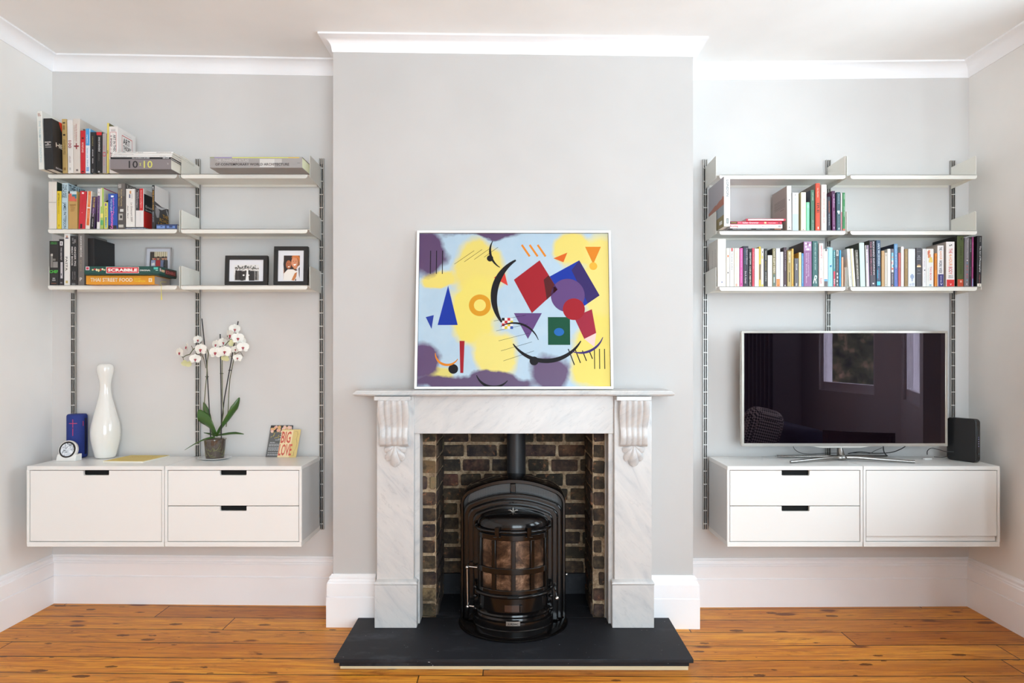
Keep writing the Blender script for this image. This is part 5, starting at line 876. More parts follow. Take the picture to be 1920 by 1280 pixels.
# plain generic abstract shapes in the same colours
BLU, DRED, MRN, PUR, GRN, ORG, BK = (25, 52, 152), (152, 30, 40), (83, 29, 32), (94, 67, 118), (21, 76, 54), (211, 127, 36), (25, 23, 27)
shp(BLU, [(.15, .55), (.33, .65), (.43, .47), (.27, .36)], 1); shp(DRED, [(.00, .55), (.13, .65), (.22, .50), (.09, .38)], 2); shp(MRN, [(.15, .55), (.175, .573), (.22, .50), (.165, .448)], 3)
shp((52, 40, 96), [(.33, .65), (.43, .47), (.37, .43), (.29, .60)], 2); shp((206, 96, 34), [(.20, .66), (.27, .69), (.25, .64)], 2); shp((150, 40, 60), [(.30, .36), (.39, .40), (.41, .28), (.35, .25)], 2); shp((222, 196, 190), [(.35, .25), (.41, .28), (.40, .21)], 2)
circ(PUR, .27, .47, .085, 3); circ(DRED, .30, .40, .055, 4); shp(GRN, [(.17, .36), (.28, .36), (.28, .22), (.17, .22)], 2); shp(PUR, [(.0, .38), (.14, .38), (.07, .25)], 2)
circ((36, 100, 172), .225, .285, .025, 5, .02); shp(BLU, [(-.38, .32), (-.28, .32), (-.33, .52)], 2); shp(ORG, [(.36, .72), (.44, .72), (.40, .63)], 2); circ((205, 145, 36), -.17, .42, .055, 1); circ((222, 205, 109), -.17, .42, .03, 2)
shp(DRED, [(-.27, .24), (-.245, .24), (-.25, .08), (-.265, .08)], 2)
for x, z, r_ in ((-.30, .10, .024), (.10, .14, .022), (-.12, .66, .016)): circ(BK, x, z, r_, 3)
for i in range(3): bar_(BK, -.42 + i * .03, .58, -.42 + i * .03, .70, .004); bar_(BK, .40 + i * .025, .10, .40 + i * .025, .20, .004); bar_(ORG, .04 + i * .04, .73, .08 + i * .04, .67, .010)
def arc(rgb, x, z, r_, a0, a1, w_, lvl=5):
    n_ = 28; o_, i_ = [], []
    for k in range(n_ + 1):
        q_ = k / n_; a = R(a0 + (a1 - a0) * q_); wk = w_ * math.sin(math.pi * (.08 + .84 * q_)) / 2; o_.append((x + (r_ + wk) * math.cos(a), z + (r_ + wk) * math.sin(a))); i_.append((x + (r_ - wk) * math.cos(a), z + (r_ - wk) * math.sin(a)))
    m = mat(rgb, .55, spec=.15)
    if m not in mats: mats.append(m)
    cv.mi = mats.index(m); cv.grid([[(p[0], yy - .00012 * lvl, p[1]) for p in o_], [(p[0], yy - .00012 * lvl, p[1]) for p in i_]])
arc(BK, .12, .46, .22, 120, 215, .034); arc(BK, .16, .34, .20, 215, 330, .022); arc(BK, -.10, .10, .09, 200, 320, .014); arc(BK, -.02, .70, .10, 150, 240, .012)
for i in range(4):
    for j in range(4): shp([(216, 214, 211), BK, (182, 36, 45), (205, 182, 54), (54, 81, 154)][(i * 3 + j * 2) % 5 if (i + j) % 2 else 0], [(-.06 + i * .014, .30 + j * .014), (-.046 + i * .014, .30 + j * .014), (-.046 + i * .014, .314 + j * .014), (-.06 + i * .014, .314 + j * .014)], 3)
for i in range(5): bar_(BK, -.10 + i * .012, .34 - i * .05, .06 + i * .01, .37 - i * .045, .0016)
for i in range(4): bar_(BK, -.30 + i * .05, .63 + i * .012, -.20 + i * .04, .70 + i * .006, .0018); bar_(BK, .30 + i * .03, .12 + .01 * i, .27 + i * .035, .20 - i * .004, .005)
arc(BK, .0, .20, .13, 20, 120, .010); arc(ORG, -.33, .18, .06, 180, 330, .012); arc((60, 44, 110), .33, .30, .12, 250, 340, .012); shp((200, 60, 50), [(-.10, .56), (-.05, .60), (-.03, .52)], 2); circ((230, 170, 60), .40, .62, .02, 3); shp((40, 60, 150), [(-.44, .36), (-.40, .37), (-.41, .30)], 2)
cv.build('canvas', mats, pt)
# ------------------------------------------------------------------ photo frames
def photo_frame(label, x0, x1, yt, d, row, rgb, fwid, deep, mat_rgb, photo, px, lean=6.):
    zb = SZ[row] + .0008; W = (x1 - x0) / F * d; H = PZ(yt, d) - zb; o = thing('photo_frame', label, 'photo frame', (PX((x0 + x1) / 2, d), d, zb), 'photo frames on the left shelves'); o.rotation_euler = (-R(lean), 0, 0); o.location.z += (deep + .004) * math.sin(R(lean)) + .0005
    b = MB(); m = mat(rgb, .4)
    b.box(-W / 2, W / 2, 0, deep, 0, fwid); b.box(-W / 2, W / 2, 0, deep, H - fwid, H); b.box(-W / 2, -W / 2 + fwid, 0, deep, fwid, H - fwid); b.box(W / 2 - fwid, W / 2, 0, deep, fwid, H - fwid)
    b.build('frame', m, o, bevel=.001)
    box('mount', mat(mat_rgb, .7), o, -W / 2 + fwid, W / 2 - fwid, .006, .008, fwid, H - fwid)
    cx = (x0 + x1) / 2; ax, bx, ay, by = [(px[0] - cx) / F * d, (px[1] - cx) / F * d, H - (px[2] - yt) / F * d, H - (px[3] - yt) / F * d]
    b = MB(); mats = []
    def r(c, u0, u1, v0, v1, lv=0): poly(c, [(u0, v0), (u1, v0), (u1, v1), (u0, v1)], lv)
    def poly(c, pts, lv=0):
        mm = mat(c, .35)
        if mm not in mats: mats.append(mm)
        b.mi = mats.index(mm); b.add([(ax + (bx - ax) * u, .0055 - .0001 * lv, ay + (by - ay) * v) for u, v in pts], [tuple(range(len(pts)))])
    def el_(c, u, v, ru, rv, lv=0, n=18): poly(c, [(u + ru * math.cos(2 * math.pi * i / n), v + rv * math.sin(2 * math.pi * i / n)) for i in range(n)], lv)
    photo(r, poly, el_); b.build('photograph', mats, o)
    st = MB(); st.prism([(deep, H * .62), (deep + .004, H * .62), (deep + .004 + H * .0, .0)], -.02, .02, lambda p, q_, h_: (h_, p, q_)); st.build('stand', m, o)
def crowd(r, poly, el_):
    rn = random.Random(4); r((226, 224, 222), 0, 1, 0, 1); r((190, 188, 184), 0, 1, .62, 1, 1); r((214, 212, 208), .0, .3, .5, .66, 1)
    for i in range(34): el_(rn.choice([(120, 118, 114), (90, 88, 84), (170, 168, 164)]), rn.random(), .08 + rn.random() * .2, .03, .06, 2)
    for i in range(15):
        u = .08 + i * .062; v = .22 + .06 * rn.random(); dk = rn.choice([(52, 48, 46), (66, 60, 58), (150, 146, 142), (44, 40, 40)])
        poly(dk, [(u - .035, v + .12), (u + .035, v + .12), (u + .045, v + .45), (u + .04, .96), (u - .04, .96), (u - .045, v + .45)], 3); el_((196, 190, 184), u, v, .022, .05, 4); el_((60, 56, 52), u, v - .03, .022, .03, 5)
    poly((238, 236, 234), [(.50, .30), (.56, .30), (.57, .6), (.60, 1.), (.46, 1.), (.49, .6)], 6); el_((206, 198, 190), .53, .26, .022, .05, 7)
    for a in (.32, .66, .76): poly((46, 42, 42), [(a - .05, .42), (a + .05, .42), (a + .06, 1.), (a - .06, 1.)], 6); el_((200, 194, 188), a, .34, .024, .055, 7)
    el_((230, 228, 226), .38, .66, .04, .05, 8); el_((230, 228, 226), .58, .66, .04, .05, 8)
def couple(r, poly, el_):
    r((150, 92, 52), 0, 1, 0, 1); poly((44, 30, 26), [(0, 0), (.5, 0), (.5, .5), (0, .5)], 1); el_((38, 26, 26), .28, .34, .3, .34, 2); poly((38, 28, 28), [(.02, .3), (.3, .4), (.22, .68), (.06, .7)], 3); poly((38, 28, 28), [(.45, .4), (.62, .5), (.6, .62), (.46, .58)], 3)
    poly((236, 230, 222), [(.02, .72), (.26, .55), (.6, .55), (.82, .64), (.84, 1), (0, 1)], 4); poly((226, 224, 226), [(.78, .48), (1, .38), (1, 1), (.8, 1)], 5); poly((34, 32, 36), [(.93, .52), (1, .44), (1, .9), (.96, .8)], 6)
    el_((176, 100, 62), .31, .36, .17, .17, 6); el_((214, 142, 104), .68, .27, .21, .22, 6); poly((206, 120, 60), [(.46, .1), (.6, .0), (.9, .0), (1, .12), (.98, .3), (.88, .12), (.6, .07)], 7); poly((206, 134, 94), [(.56, .44), (.86, .44), (.84, .52), (.7, .54)], 5)
    for u, v in ((.26, .33), (.37, .33)): el_((50, 30, 26), u, v, .025, .012, 8)
    for u, v in ((.61, .23), (.76, .23)): el_((80, 56, 44), u, v, .028, .012, 8)
    poly((244, 240, 236), [(.26, .44), (.40, .42), (.35, .47), (.29, .47)], 8); poly((244, 240, 236), [(.6, .35), (.8, .33), (.73, .40), (.64, .40)], 8); el_((160, 84, 52), .33, .38, .02, .03, 8); el_((196, 118, 84), .70, .29, .024, .035, 8)
    poly((196, 124, 74), [(.5, .98), (.7, .7), (.84, .66), (.8, .84), (.66, 1)], 6); poly((34, 32, 36), [(.62, .57), (.72, .54), (.84, .56), (.86, .60), (.72, .58)], 7); poly((36, 34, 40), [(.7, 1), (.78, .9), (.8, 1)], 7)
def group_(r, poly, el_):
    r((92, 80, 66), 0, 1, 0, 1); r((214, 202, 170), .25, 1, 0, .3, 1)
    for i in range(6): r((150, 140, 110), .28 + i * .12, .31 + i * .12, 0, .3, 2)
    r((60, 52, 46), 0, .25, .05, 1, 1)
    for u, c1, c2 in ((.2, (150, 160, 190), (60, 50, 44)), (.48, (166, 40, 46), (70, 50, 40)), (.76, (110, 120, 150), (50, 44, 44)), (.92, (60, 60, 60), (90, 70, 56))):
        poly(c1, [(u - .12, .5), (u + .12, .5), (u + .14, 1), (u - .14, 1)], 3); el_((196, 140, 110), u, .4, .07, .09, 4); el_(c2, u, .33, .075, .06, 5)
    el_((206, 70, 70), .3, .44, .06, .04, 6); poly((230, 230, 226), [(.1, .7), (.28, .64), (.3, .8), (.12, .84)], 6)
photo_frame('landscape black frame with black and white wedding group photo', 421, 500.5, 479, 3.60, ('L', 3), (26, 25, 24), .0215, .022, (226, 226, 230), crowd, (438, 484.5, 496, 526.3), 3)
photo_frame('portrait black frame with colour photo of smiling couple', 512.5, 576, 461.5, 3.598, ('L', 3), (26, 25, 24), .0215, .024, (226, 226, 230), couple, (530.5, 560.8, 478.7, 526.3), 3)
photo_frame('small silver photo frame half hidden behind green game box', 269.6, 318.4, 463, 3.705, ('L', 3), (172, 168, 168), .006, .010, (206, 206, 214), group_, (278, 310.5, 471, 503), 4)
# ------------------------------------------------------------------ things on the left cabinets
CT = CTOP + .0004
def pz(py, d): return PZ(py, d)
b = MB(); vx = PX(197.5, 3.712)
s_ = 3.712 / F
prof = [(.044, 0), (.050, .003)] + [(r_ * s_, (858.5 - y_) * s_) for r_, y_ in ((20.3, 845), (24, 830), (25.6, 815), (25.4, 806), (24, 795), (21, 782), (17.2, 768), (13.6, 754), (11, 742), (9.8, 732), (9.4, 724), (10, 716), (12.2, 706), (14.2, 698), (14.8, 692), (14, 686.5), (11.6, 683.4))] + [(9.2 * s_, (858.5 - 682) * s_), (8.2 * s_, (858.5 - 683.4) * s_), (8 * s_, (858.5 - 690) * s_)]
b.lathe(prof, 48, (0, 0, 0)); v = b.build('vase', mat((234, 233, 228), .12, coat=.6, name='white_glazed_ceramic'), None, smooth=60, sub=1); v.location = (vx, 3.712, CT)
tag(v, 'tall white glazed vase shaped like a skittle, beside blue speaker', 'vase')
sp = thing('portable_speaker', 'upright blue fabric speaker with pink plus and minus marks', 'speaker', (PX(145, 3.73), 3.728, CT)); s_ = 3.71 / F; r_ = 17 * s_; H = (857 - 775.5) * s_
b = MB(); b.lathe([(r_ * .8, 0), (r_ * .95, .004), (r_, .012), (r_, H - .010), (r_ * .95, H - .003), (r_ * .86, H)], 40)
t = NT('blue_knit_fabric', .85); t.col(t.mix(t.noise(t.obj(), 420, 2), (30, 44, 110), (44, 66, 148))); t.bump(t.noise(t.obj(), 500, 1), .3, .001)
b.build('speaker_body', t.m, sp, smooth=50)
def wrapbar(name, cxp, cz, w_, h_, par, m, rr, th0=0):
    b = MB(); rows = []; a = w_ / rr / 2
    for i in range(7):
        q_ = -a + 2 * a * i / 6 + cxp / rr; rows.append([((rr + .0006) * math.sin(q_), -(rr + .0006) * math.cos(q_), cz - h_ / 2), ((rr + .0006) * math.sin(q_), -(rr + .0006) * math.cos(q_), cz + h_ / 2)])
    b.grid(rows); b.build(name, m, par)
PK = mat((206, 60, 96), .5)
wrapbar('plus_mark', .008, H - .047, .040, .003, sp, PK, r_); wrapbar('plus_mark', .008, H - .047, .003, .044, sp, PK, r_); wrapbar('minus_mark', .008, H - .094, .003, .040, sp, PK, r_)
b = MB(); b.box(r_ - .001, r_ + .0012, -.012, .004, .02, H - .02); b.build('rubber_strip', mat((26, 30, 66), .6), sp)
box('side_label', PK, sp, r_ * .93, r_ * .93 + .0012, -r_ * .42 - .002, -r_ * .42 + .001, H - .062, H - .036)
cl = thing('table_clock', 'small round chrome faced clock on white stand before the blue speaker', 'clock', (PX(125.5, 3.60), 3.60, CT)); s_ = 3.6 / F; rr = 17.6 * s_; zc = (863 - 845) * s_ + .006
b = MB(); M = Matrix.Translation((0, 0, zc)) @ Matrix.Rotation(R(-78), 4, 'X') @ Matrix.Rotation(0, 4, 'Z')
def lat(b, prof, n=40): 
    k0 = len(b.v); b.lathe(prof, n); b.v[k0:] = [tuple(M @ Vector(p)) for p in b.v[k0:]]
M = Matrix.Translation((0, .012, zc)) @ Matrix.Rotation(R(76), 4, 'X') @ Matrix.Rotation(R(0), 4, 'Z')
lat(b, [(rr * .9, -.016), (rr, -.008), (rr, .006), (rr * .93, .010), (rr * .87, .009)]); b.build('clock_case', mat((226, 222, 218), .3), cl, smooth=40)
b = MB(); lat(b, [(rr * .88, .0088), (rr * .86, .0102), (rr * .70, .0102)]); b.build('black_bezel', mat((22, 20, 22), .2), cl, smooth=40)
t = NT('engraved_dial', .25); n_ = t.noise(t.obj(), 55, 4, .6, 1.); t.col(t.ramp(n_, [(.35, (96, 100, 108)), (.5, (206, 212, 220)), (.62, (240, 242, 246))])); b = MB(); lat(b, [(rr * .72, .0096), (rr * .70, .0106)]); b.build('dial', t.m, cl)
b = MB(); w_ = 18 * s_; rows = []
for z_, y_ in ((0, -.012), (0, -.012), (.018, -.008), (.034, .0)):
    rows.append([(-w_, y_, z_), (w_, y_, z_), (w_, .045, z_), (-w_, .045, z_)])
b.grid(rows, True); b.add(rows[0], [(0, 1, 2, 3)]); b.add(rows[-1], [(0, 1, 2, 3)])
b.build('stand', mat((232, 231, 228), .3), cl, bevel=.002)
mg = thing('magazine', 'yellow covered magazine lying flat on the white cabinet', 'magazine', (0, 0, CT))
A, B_, C_, D_ = P(193, 867.5, 3.535), P(268.5, 868.5, 3.525), P(318, 851.5, 3.74), P(246, 850.5, 3.745)
def slab(par, name, m, quad, z0, z1, shrink=0):
    c = sum((Vector((p.x, p.y, 0)) for p in quad), Vector()) / 4; b = MB(); pts = [Vector((p.x, p.y, 0)).lerp(c, shrink) for p in quad]
    b.add([(p.x, p.y, z0) for p in pts] + [(p.x, p.y, z1) for p in pts], [(0, 1, 2, 3), (4, 5, 6, 7), (0, 1, 5, 4), (1, 2, 6, 5), (2, 3, 7, 6), (3, 0, 4, 7)]); return b.build(name, m, par)
Q = [A, B_, C_, D_]; slab(mg, 'pages', M_PAGE, Q, 0, .0086); slab(mg, 'cover', mat((216, 186, 74), .4), Q, .0086, .0094); u_ = (C_ - D_); u_.z = 0; u_.normalize(); w2 = Vector((-u_.y, u_.x, 0))
mid = A.lerp(D_, .72).lerp(B_.lerp(C_, .72), .5); text('KINFOLK', mat((196, 160, 60), .5), mg, frame3((mid.x, mid.y, .0097), u_, w2), .13, .03, .0)
mid = A.lerp(D_, .84).lerp(B_.lerp(C_, .84), .5)
# orchid
od = 3.665; ox, oy = PX(403, od), od
sau = MB(); s_ = od / F; sau.lathe([(.018, 0), (.052, .002), (28 * s_, .0085), (29 * s_, .0105), (28.4 * s_, .0115), (.052, .006), (.004, .005)], 48)
o = sau.build('saucer', mat((236, 237, 238), .2, coat=.4, name='white_porcelain'), None, smooth=60); o.location = (ox, oy, CT); tag(o, 'white saucer under the orchid pot', 'saucer')
orc = thing('potted_orchid', 'white moth orchid with crimson centres in clear plastic pot', 'plant', (ox, oy, CT + .0062))
def oP(px_, py_, dy=0.): p = P(px_, py_, od + dy); return (p.x - ox, p.y - oy, p.z - (CT + .0062))
Hp = .104
t = NT('clear_pot_plastic'); t.t.nodes.remove(t.b); tr = t.n('ShaderNodeBsdfTransparent'); tr.inputs[0].default_value = (.86, .84, .82, 1); gl = t.n('ShaderNodeBsdfGlossy'); gl.inputs['Roughness'].default_value = .08; mx = t.n('ShaderNodeMixShader'); mx.inputs[0].default_value = .10
t.l(tr.outputs[0], mx.inputs[1]); t.l(gl.outputs[0], mx.inputs[2]); t.l(mx.outputs[0], t.t.nodes['Material Output'].inputs[0])
b = MB(); b.lathe([(.046, 0), (.047, .002), (.0555, Hp - .006), (.0585, Hp - .005), (.0585, Hp), (.0575, Hp), (.0545, Hp - .007), (.0455, .003)], 40, caps=True); b.build('pot', t.m, orc, smooth=50)
t = NT('bark_and_roots', .9); n_ = t.noise(t.obj(), 60, 5, .7, 1.); t.col(t.ramp(n_, [(.3, (40, 30, 24)), (.45, (82, 62, 50)), (.58, (104, 86, 68)), (.7, (88, 96, 54))])); t.bump(n_, .8, .01)
b = MB(); b.lathe([(.043, .004), (.0525, Hp - .012), (.048, Hp - .004), (.01, Hp - .002)], 30); b.build('bark', t.m, orc, smooth=60)
rn = random.Random(3); 
for k_ in range(9):
    a = -math.pi / 2 + rn.uniform(-1.3, 1.3); pts = []; z_ = rn.uniform(.02, .08); 
    for i in range(8): a += rn.uniform(-.05, .22); z_ = min(.092, max(.008, z_ + rn.uniform(-.012, .012))); rad = .0445 + .0095 * z_ / Hp; pts.append((rad * math.cos(a), rad * math.sin(a), z_))
    b = MB(); b.tube(pts, .0016, 6); b.build('root', mat((132, 138, 84), .6), orc, smooth=60)
LEAF = NT('orchid_leaf', .35); LEAF.col(LEAF.mix(LEAF.noise(LEAF.obj(), 12, 3), (40, 74, 26), (72, 108, 44)))
def leaf(pts, wd, tilt, name='leaf'):
    """pts: centre line; wd: half widths; tilt: direction of the blade across"""
    b = MB(); rows = []; n_ = len(pts); P_ = [Vector(p) for p in pts]; m_ = 6
    # smooth the line
    fine = []; ws = []
    for i in range(n_ - 1):
        for j in range(4):
            u = j / 4; p0, p1, p2, p3 = P_[max(i - 1, 0)], P_[i], P_[i + 1], P_[min(i + 2, n_ - 1)]
            fine.append(.5 * ((2 * p1) + (-p0 + p2) * u + (2 * p0 - 5 * p1 + 4 * p2 - p3) * u * u + (-p0 + 3 * p1 - 3 * p2 + p3) * u ** 3)); ws.append(wd[i] * (1 - u) + wd[i + 1] * u)
    fine.append(P_[-1]); ws.append(wd[-1]); tl = Vector(tilt)
    for i, p in enumerate(fine):
        t_ = (fine[min(i + 1, len(fine) - 1)] - fine[max(i - 1, 0)]).normalized(); ac = (tl - t_ * tl.dot(t_)).normalized(); nn_ = t_.cross(ac)
        rows.append([p + ac * (k / m_ * 2 - 1) * ws[i] + nn_ * abs(k / m_ * 2 - 1) ** 1.5 * ws[i] * .28 for k in range(m_ + 1)])
    b.grid(rows); o = b.build(name, LEAF.m, orc, smooth=80); sd = o.modifiers.new('thickness', 'SOLIDIFY'); sd.thickness = .0016; return o
s_ = od / F
leaf([oP(407, 818), oP(402, 812, -.01), oP(391, 797, -.03), oP(380, 782, -.035), oP(373, 768, -.03)], [.006, .014, .030, .033, .006], (1, 0, -.75))
leaf([oP(406, 818), oP(412, 806, .0), oP(427, 786, .0), oP(440, 765, .0), oP(449, 745, .01)], [.006, .010, .018, .021, .003], (.7, .5, .5))
leaf([oP(402, 818, .02), oP(396, 802, .03), oP(390, 780, .04), oP(385, 766, .045), oP(382, 754, .05)], [.006, .010, .014, .014, .003], (1, .2, .2))
leaf([oP(408, 816, .0), oP(425, 814, -.02), oP(440, 812.5, -.03), oP(457, 813.5, -.04)], [.008, .015, .013, .002], (0, 1, .35))
leaf([oP(403, 818, .0), oP(386, 821, -.02), oP(368, 829, -.03), oP(346, 843, -.035)], [.008, .016, .015, .002], (.2, 1, .3))
leaf([oP(403, 816, .01), oP(394, 812, .03), oP(382, 810.5, .05)], [.006, .010, .002], (0, 1, .3))
BR = mat((34, 32, 34), .5)
for pts in ([oP(395, 822, .01), oP(392, 760, .01), oP(388, 690, .01), oP(378.6, 597, .015)], [oP(415, 822, -.01), oP(415, 760, -.005), oP(413.6, 680, 0), oP(412.8, 626, .01)], [oP(413, 812, .02), oP(421, 745, .02), oP(433, 680, .02), oP(446.6, 602, .02)]):
    b = MB(); b.tube(pts, .0031, 8); b.build('support_stake', BR, orc, smooth=60)
ST = mat((92, 96, 62), .5); DST = mat((92, 80, 56), .5)
def stem(*pts, r_=.0024, m=ST): b = MB(); b.tube([oP(*p) for p in pts], r_, 7); b.build('stem', m, orc, smooth=60)
stem((398, 815, 0), (383, 758, -.005), (385, 730, -.01), (388, 700, -.01), (388.6, 676, -.01), (391, 662, -.012), (386, 650, -.012), (372, 648, -.012), (362, 655, -.012), (356, 664, -.012), (349, 666, -.012), (343, 670, -.012), (337, 664, -.012))
stem((386, 690, -.01), (382, 672, -.02), (378, 664, -.02), r_=.0018, m=DST); stem((343, 670, -.012), (345.5, 680, -.01), r_=.0015, m=DST); stem((362, 655, -.012), (359, 648, -.01), r_=.0015, m=DST)
stem((412, 815, 0), (419, 775, -.012), (417, 740, -.012), (416.5, 700, -.012), (416.7, 664, -.012), (420, 650, -.01), (428, 640, -.01), (436, 636, -.01))
stem((424, 800, .02), (428, 767, .03), (429, 740, .03), (431, 710, .03), (437, 680, .03), (441, 664, .02), (438, 650, .01), (432, 636, 0), (426, 630, 0), (430, 625, 0)); stem((441, 664, .02), (450, 658, .0), (456, 668, 0), r_=.0015, m=DST); stem((437, 672, .02), (430, 665, 0), (427, 673, 0), r_=.0015, m=DST)
for p_, q_ in (((388, 706), .005), ((415.6, 700), -.004), ((431.5, 694), .025)):
    c_ = oP(p_[0], p_[1], q_); b = MB(); b.tube([(c_[0] - .009, c_[1], c_[2]), (c_[0] + .009, c_[1], c_[2])], .0022, 8); b.build('stem_clip', BR, orc)
PET = mat((240, 238, 230), .55, name='petal_white'); YPET = mat((226, 226, 176), .55, name='petal_back'); LIP = mat((166, 30, 70), .45, name='lip_crimson'); LIP2 = mat((214, 140, 70), .5, name='lip_orange'); PET.node_tree.nodes['Principled BSDF'].inputs['Subsurface Weight'].default_value = .15; PET.node_tree.nodes['Principled BSDF'].inputs['Subsurface Radius'].default_value = (.01, .01, .01)
def petal(b, M, ang, L_, W_p, cup, z0=0.):
    rows = []; n_ = 8
    for i in range(n_ + 1):
        q_ = i / n_; w_ = W_p * (math.sin(math.pi * min(1, (q_ * .86 + .08))) ** .62) * (1 if q_ < 1 else .25); rows.append([])
        for k in range(7):
            e = k / 3 - 1; x = e * w_; y = q_ * L_; z = z0 - cup * q_ * q_ * L_ + .1 * L_ * e * e * .5
            rows[-1].append(tuple(M @ Matrix.Rotation(R(ang), 4, 'Z') @ Vector((x, y, z))))
    b.grid(rows)
def flower(px_, py_, dy, size, yaw, pitch, back=False, roll=0):
    c_ = Vector(oP(px_, py_, dy)); M = Matrix.Translation(c_) @ Matrix.Rotation(R(yaw), 4, 'Z') @ Matrix.Rotation(R(90 + pitch), 4, 'X') @ Matrix.Rotation(R(roll), 4, 'Z')
    b = MB()
    for a in (0, 128, -128): petal(b, M, a, size * .95, size * .36, .12, -.0012)
    for a in (68, -68): petal(b, M, a, size * 1.05, size * .60, .08, .0008)
    fl = b.build('flower', YPET if back else PET, orc, smooth=80)
    if not back:
        lb = MB(); lb.mi = 0
        for sx in (-1, 1): lb.ellipsoid(M @ Vector((sx * size * .13, -size * .05, size * .10)), (size * .11, size * .13, size * .09), n=8, m=6)
        lb.ellipsoid(M @ Vector((0, -size * .24, size * .14)), (size * .11, size * .10, size * .17), n=8, m=6); lb.mi = 1; lb.ellipsoid(M @ Vector((0, size * .03, size * .14)), (size * .07, size * .07, size * .08), n=8, m=6)
        lb.build('flower_lip', [LIP, LIP2], fl, smooth=80)
for a in ((337, 661, -.02, .030, -30, 5), (350, 650, -.015, .030, -55, 0), (370.5, 637, -.01, .026, 60, 10), (376.5, 655, -.045, .034, -8, 0), (366, 673, -.035, .029, 30, 10), (405, 646, -.03, .028, -25, 0), (418, 642, -.02, .028, 60, 0), (404, 661, -.05, .034, 0, -4), (421.5, 659, -.05, .034, 6, -4),
          (432, 628, -.02, .036, -40, 12), (440, 617, -.01, .030, 40, 8), (446, 634, -.035, .032, 30, -4), (455.5, 651, -.045, .031, 25, -2), (445.5, 671, -.03, .024, 10, -10), (452, 640, -.015, .028, 50, 0), (441, 655, -.02, .022, 40, 0)): flower(*a)
for a in ((350, 681, -.02, .026, 20, 40, True, 160), (422, 671, -.02, .022, 0, 30, True, 170), (434, 643, -.01, .018, 0, 10, True, 60)): flower(*a)
# cards leaning on the wall
def card(label, x0, x1, yt, yb, d0, tl, rgb, edge, fn, gp):
    s0 = d0 / F; W = (x1 - x0) * s0; zb = CT; H0 = PZ(yt, d0) - zb; o = thing('card', label, 'card', (PX((x0 + x1) / 2, d0), d0, zb), gp); o.rotation_euler = (-R(tl), R(0), 0)
    sk = math.tan(R(edge)); H = H0 / math.cos(R(tl)); b = MB(); c = mat(rgb, .5)
    T = lambda u, v, e=0: (-W / 2 + u * W + v * H * sk, -e, v * H)
    b.add([T(0, 0), T(1, 0), T(1, 1), T(0, 1)] + [(p[0], .0018, p[2]) for p in (T(0, 0), T(1, 0), T(1, 1), T(0, 1))], [(0, 1, 2, 3), (4, 5, 6, 7), (0, 1, 5, 4), (1, 2, 6, 5), (2, 3, 7, 6), (3, 0, 4, 7)])
    b.build('card_sheet', c, o); fn(o, T, W, H, sk)
def flyer(o, T, W, H, sk):
    b = MB(); rn = random.Random(8); mats = [cm((226, 170, 152)), cm((236, 196, 180)), cm((198, 180, 80)), cm((206, 208, 210)), cm((222, 176, 120)), cm((44, 42, 42))]
    b.mi = 5; b.add([T(0, .80, .0002), T(1, .80, .0002), T(1, 1, .0002), T(0, 1, .0002)], [(0, 1, 2, 3)])
    for i in range(26):
        u, v = rn.uniform(.05, .95), rn.uniform(.80, .96); b.mi = rn.choice((0, 1, 1, 4)); r0 = rn.uniform(.05, .09); b.add([T(u + r0 * math.cos(k), v + r0 * .7 * math.sin(k), .0003 + i * .00002) for k in [j * .785 for j in range(8)]], [tuple(range(8))])
    for i in range(16):
        u = rn.uniform(.02, .5) if i < 11 else rn.uniform(.6, 1); v = rn.uniform(.58, .82) if i < 11 else rn.uniform(.78, .9); b.mi = 2; b.add([T(u, v, .0009), T(u + .05, v + .03, .0009), T(u + .06, v + .02, .0009), T(u + .015, v - .02, .0009)], [(0, 1, 2, 3)])
    b.mi = 3
    for v in [.40, .37, .34, .29, .26, .23, .20, .13, .08, .05]:
        u = .06
        while u < .6: L_ = rn.uniform(.04, .12); b.add([T(u, v, .0004), T(u + L_, v, .0004), T(u + L_, v + .011, .0004), T(u, v + .011, .0004)], [(0, 1, 2, 3)]); u += L_ + .015
    for v, u0 in ((.72, .5), (.64, .48), (.56, .42), (.53, .3)): b.add([T(u0, v, .0004), T(u0 + .2, v, .0004), T(u0 + .2, v + .013, .0004), T(u0, v + .013, .0004)], [(0, 1, 2, 3)])
    b.build('printed_flowers', mats, o); text('Ajouter', cm((228, 228, 228)), o, frame3((T(.2, .455)[0], -.0006, H * .455), (1, 0, 0), (sk, 0, 1)), W * .24, H * .035, .02)
def love(o, T, W, H, sk):
    b = MB(); mats = [cm((238, 214, 170)), cm((120, 100, 70))]; b.add([T(.0, 0, .0002), T(.62, 0, .0002), T(.62, .97, .0002), T(0, .97, .0002)], [(0, 1, 2, 3)])
    b.mi = 1; pr = [(.62, .9), (.72, .93), (.84, .92), (.88, .8), (.84, .66), (.92, .5), (.9, .34), (.82, .2), (.84, .06), (.72, .06)]
    for (u0, v0), (u1, v1) in zip(pr, pr[1:]): b.add([T(u0, v0, .0004), T(u1, v1, .0004), T(u1 + .012, v1 + .006, .0004), T(u0 + .012, v0 + .006, .0004)], [(0, 1, 2, 3)])
    b.build('line_drawing', mats, o); m = cm((206, 92, 76))
    text('BIG', m, o, frame3((T(.29, .72)[0], -.0007, H * .72), (1, 0, 0), (sk, 0, 1)), W * .50, H * .42, .02); text('LOVE', m, o, frame3((T(.36, .27)[0], -.0007, H * .27), (1, 0, 0), (sk, 0, 1)), W * .68, H * .42, .02)
card('dark grey card with pink flowers along its top', 498, 540, 798.5, 857, 3.742, 12, (96, 96, 96), 10 * .55, flyer, 'cards leaning on the wall')
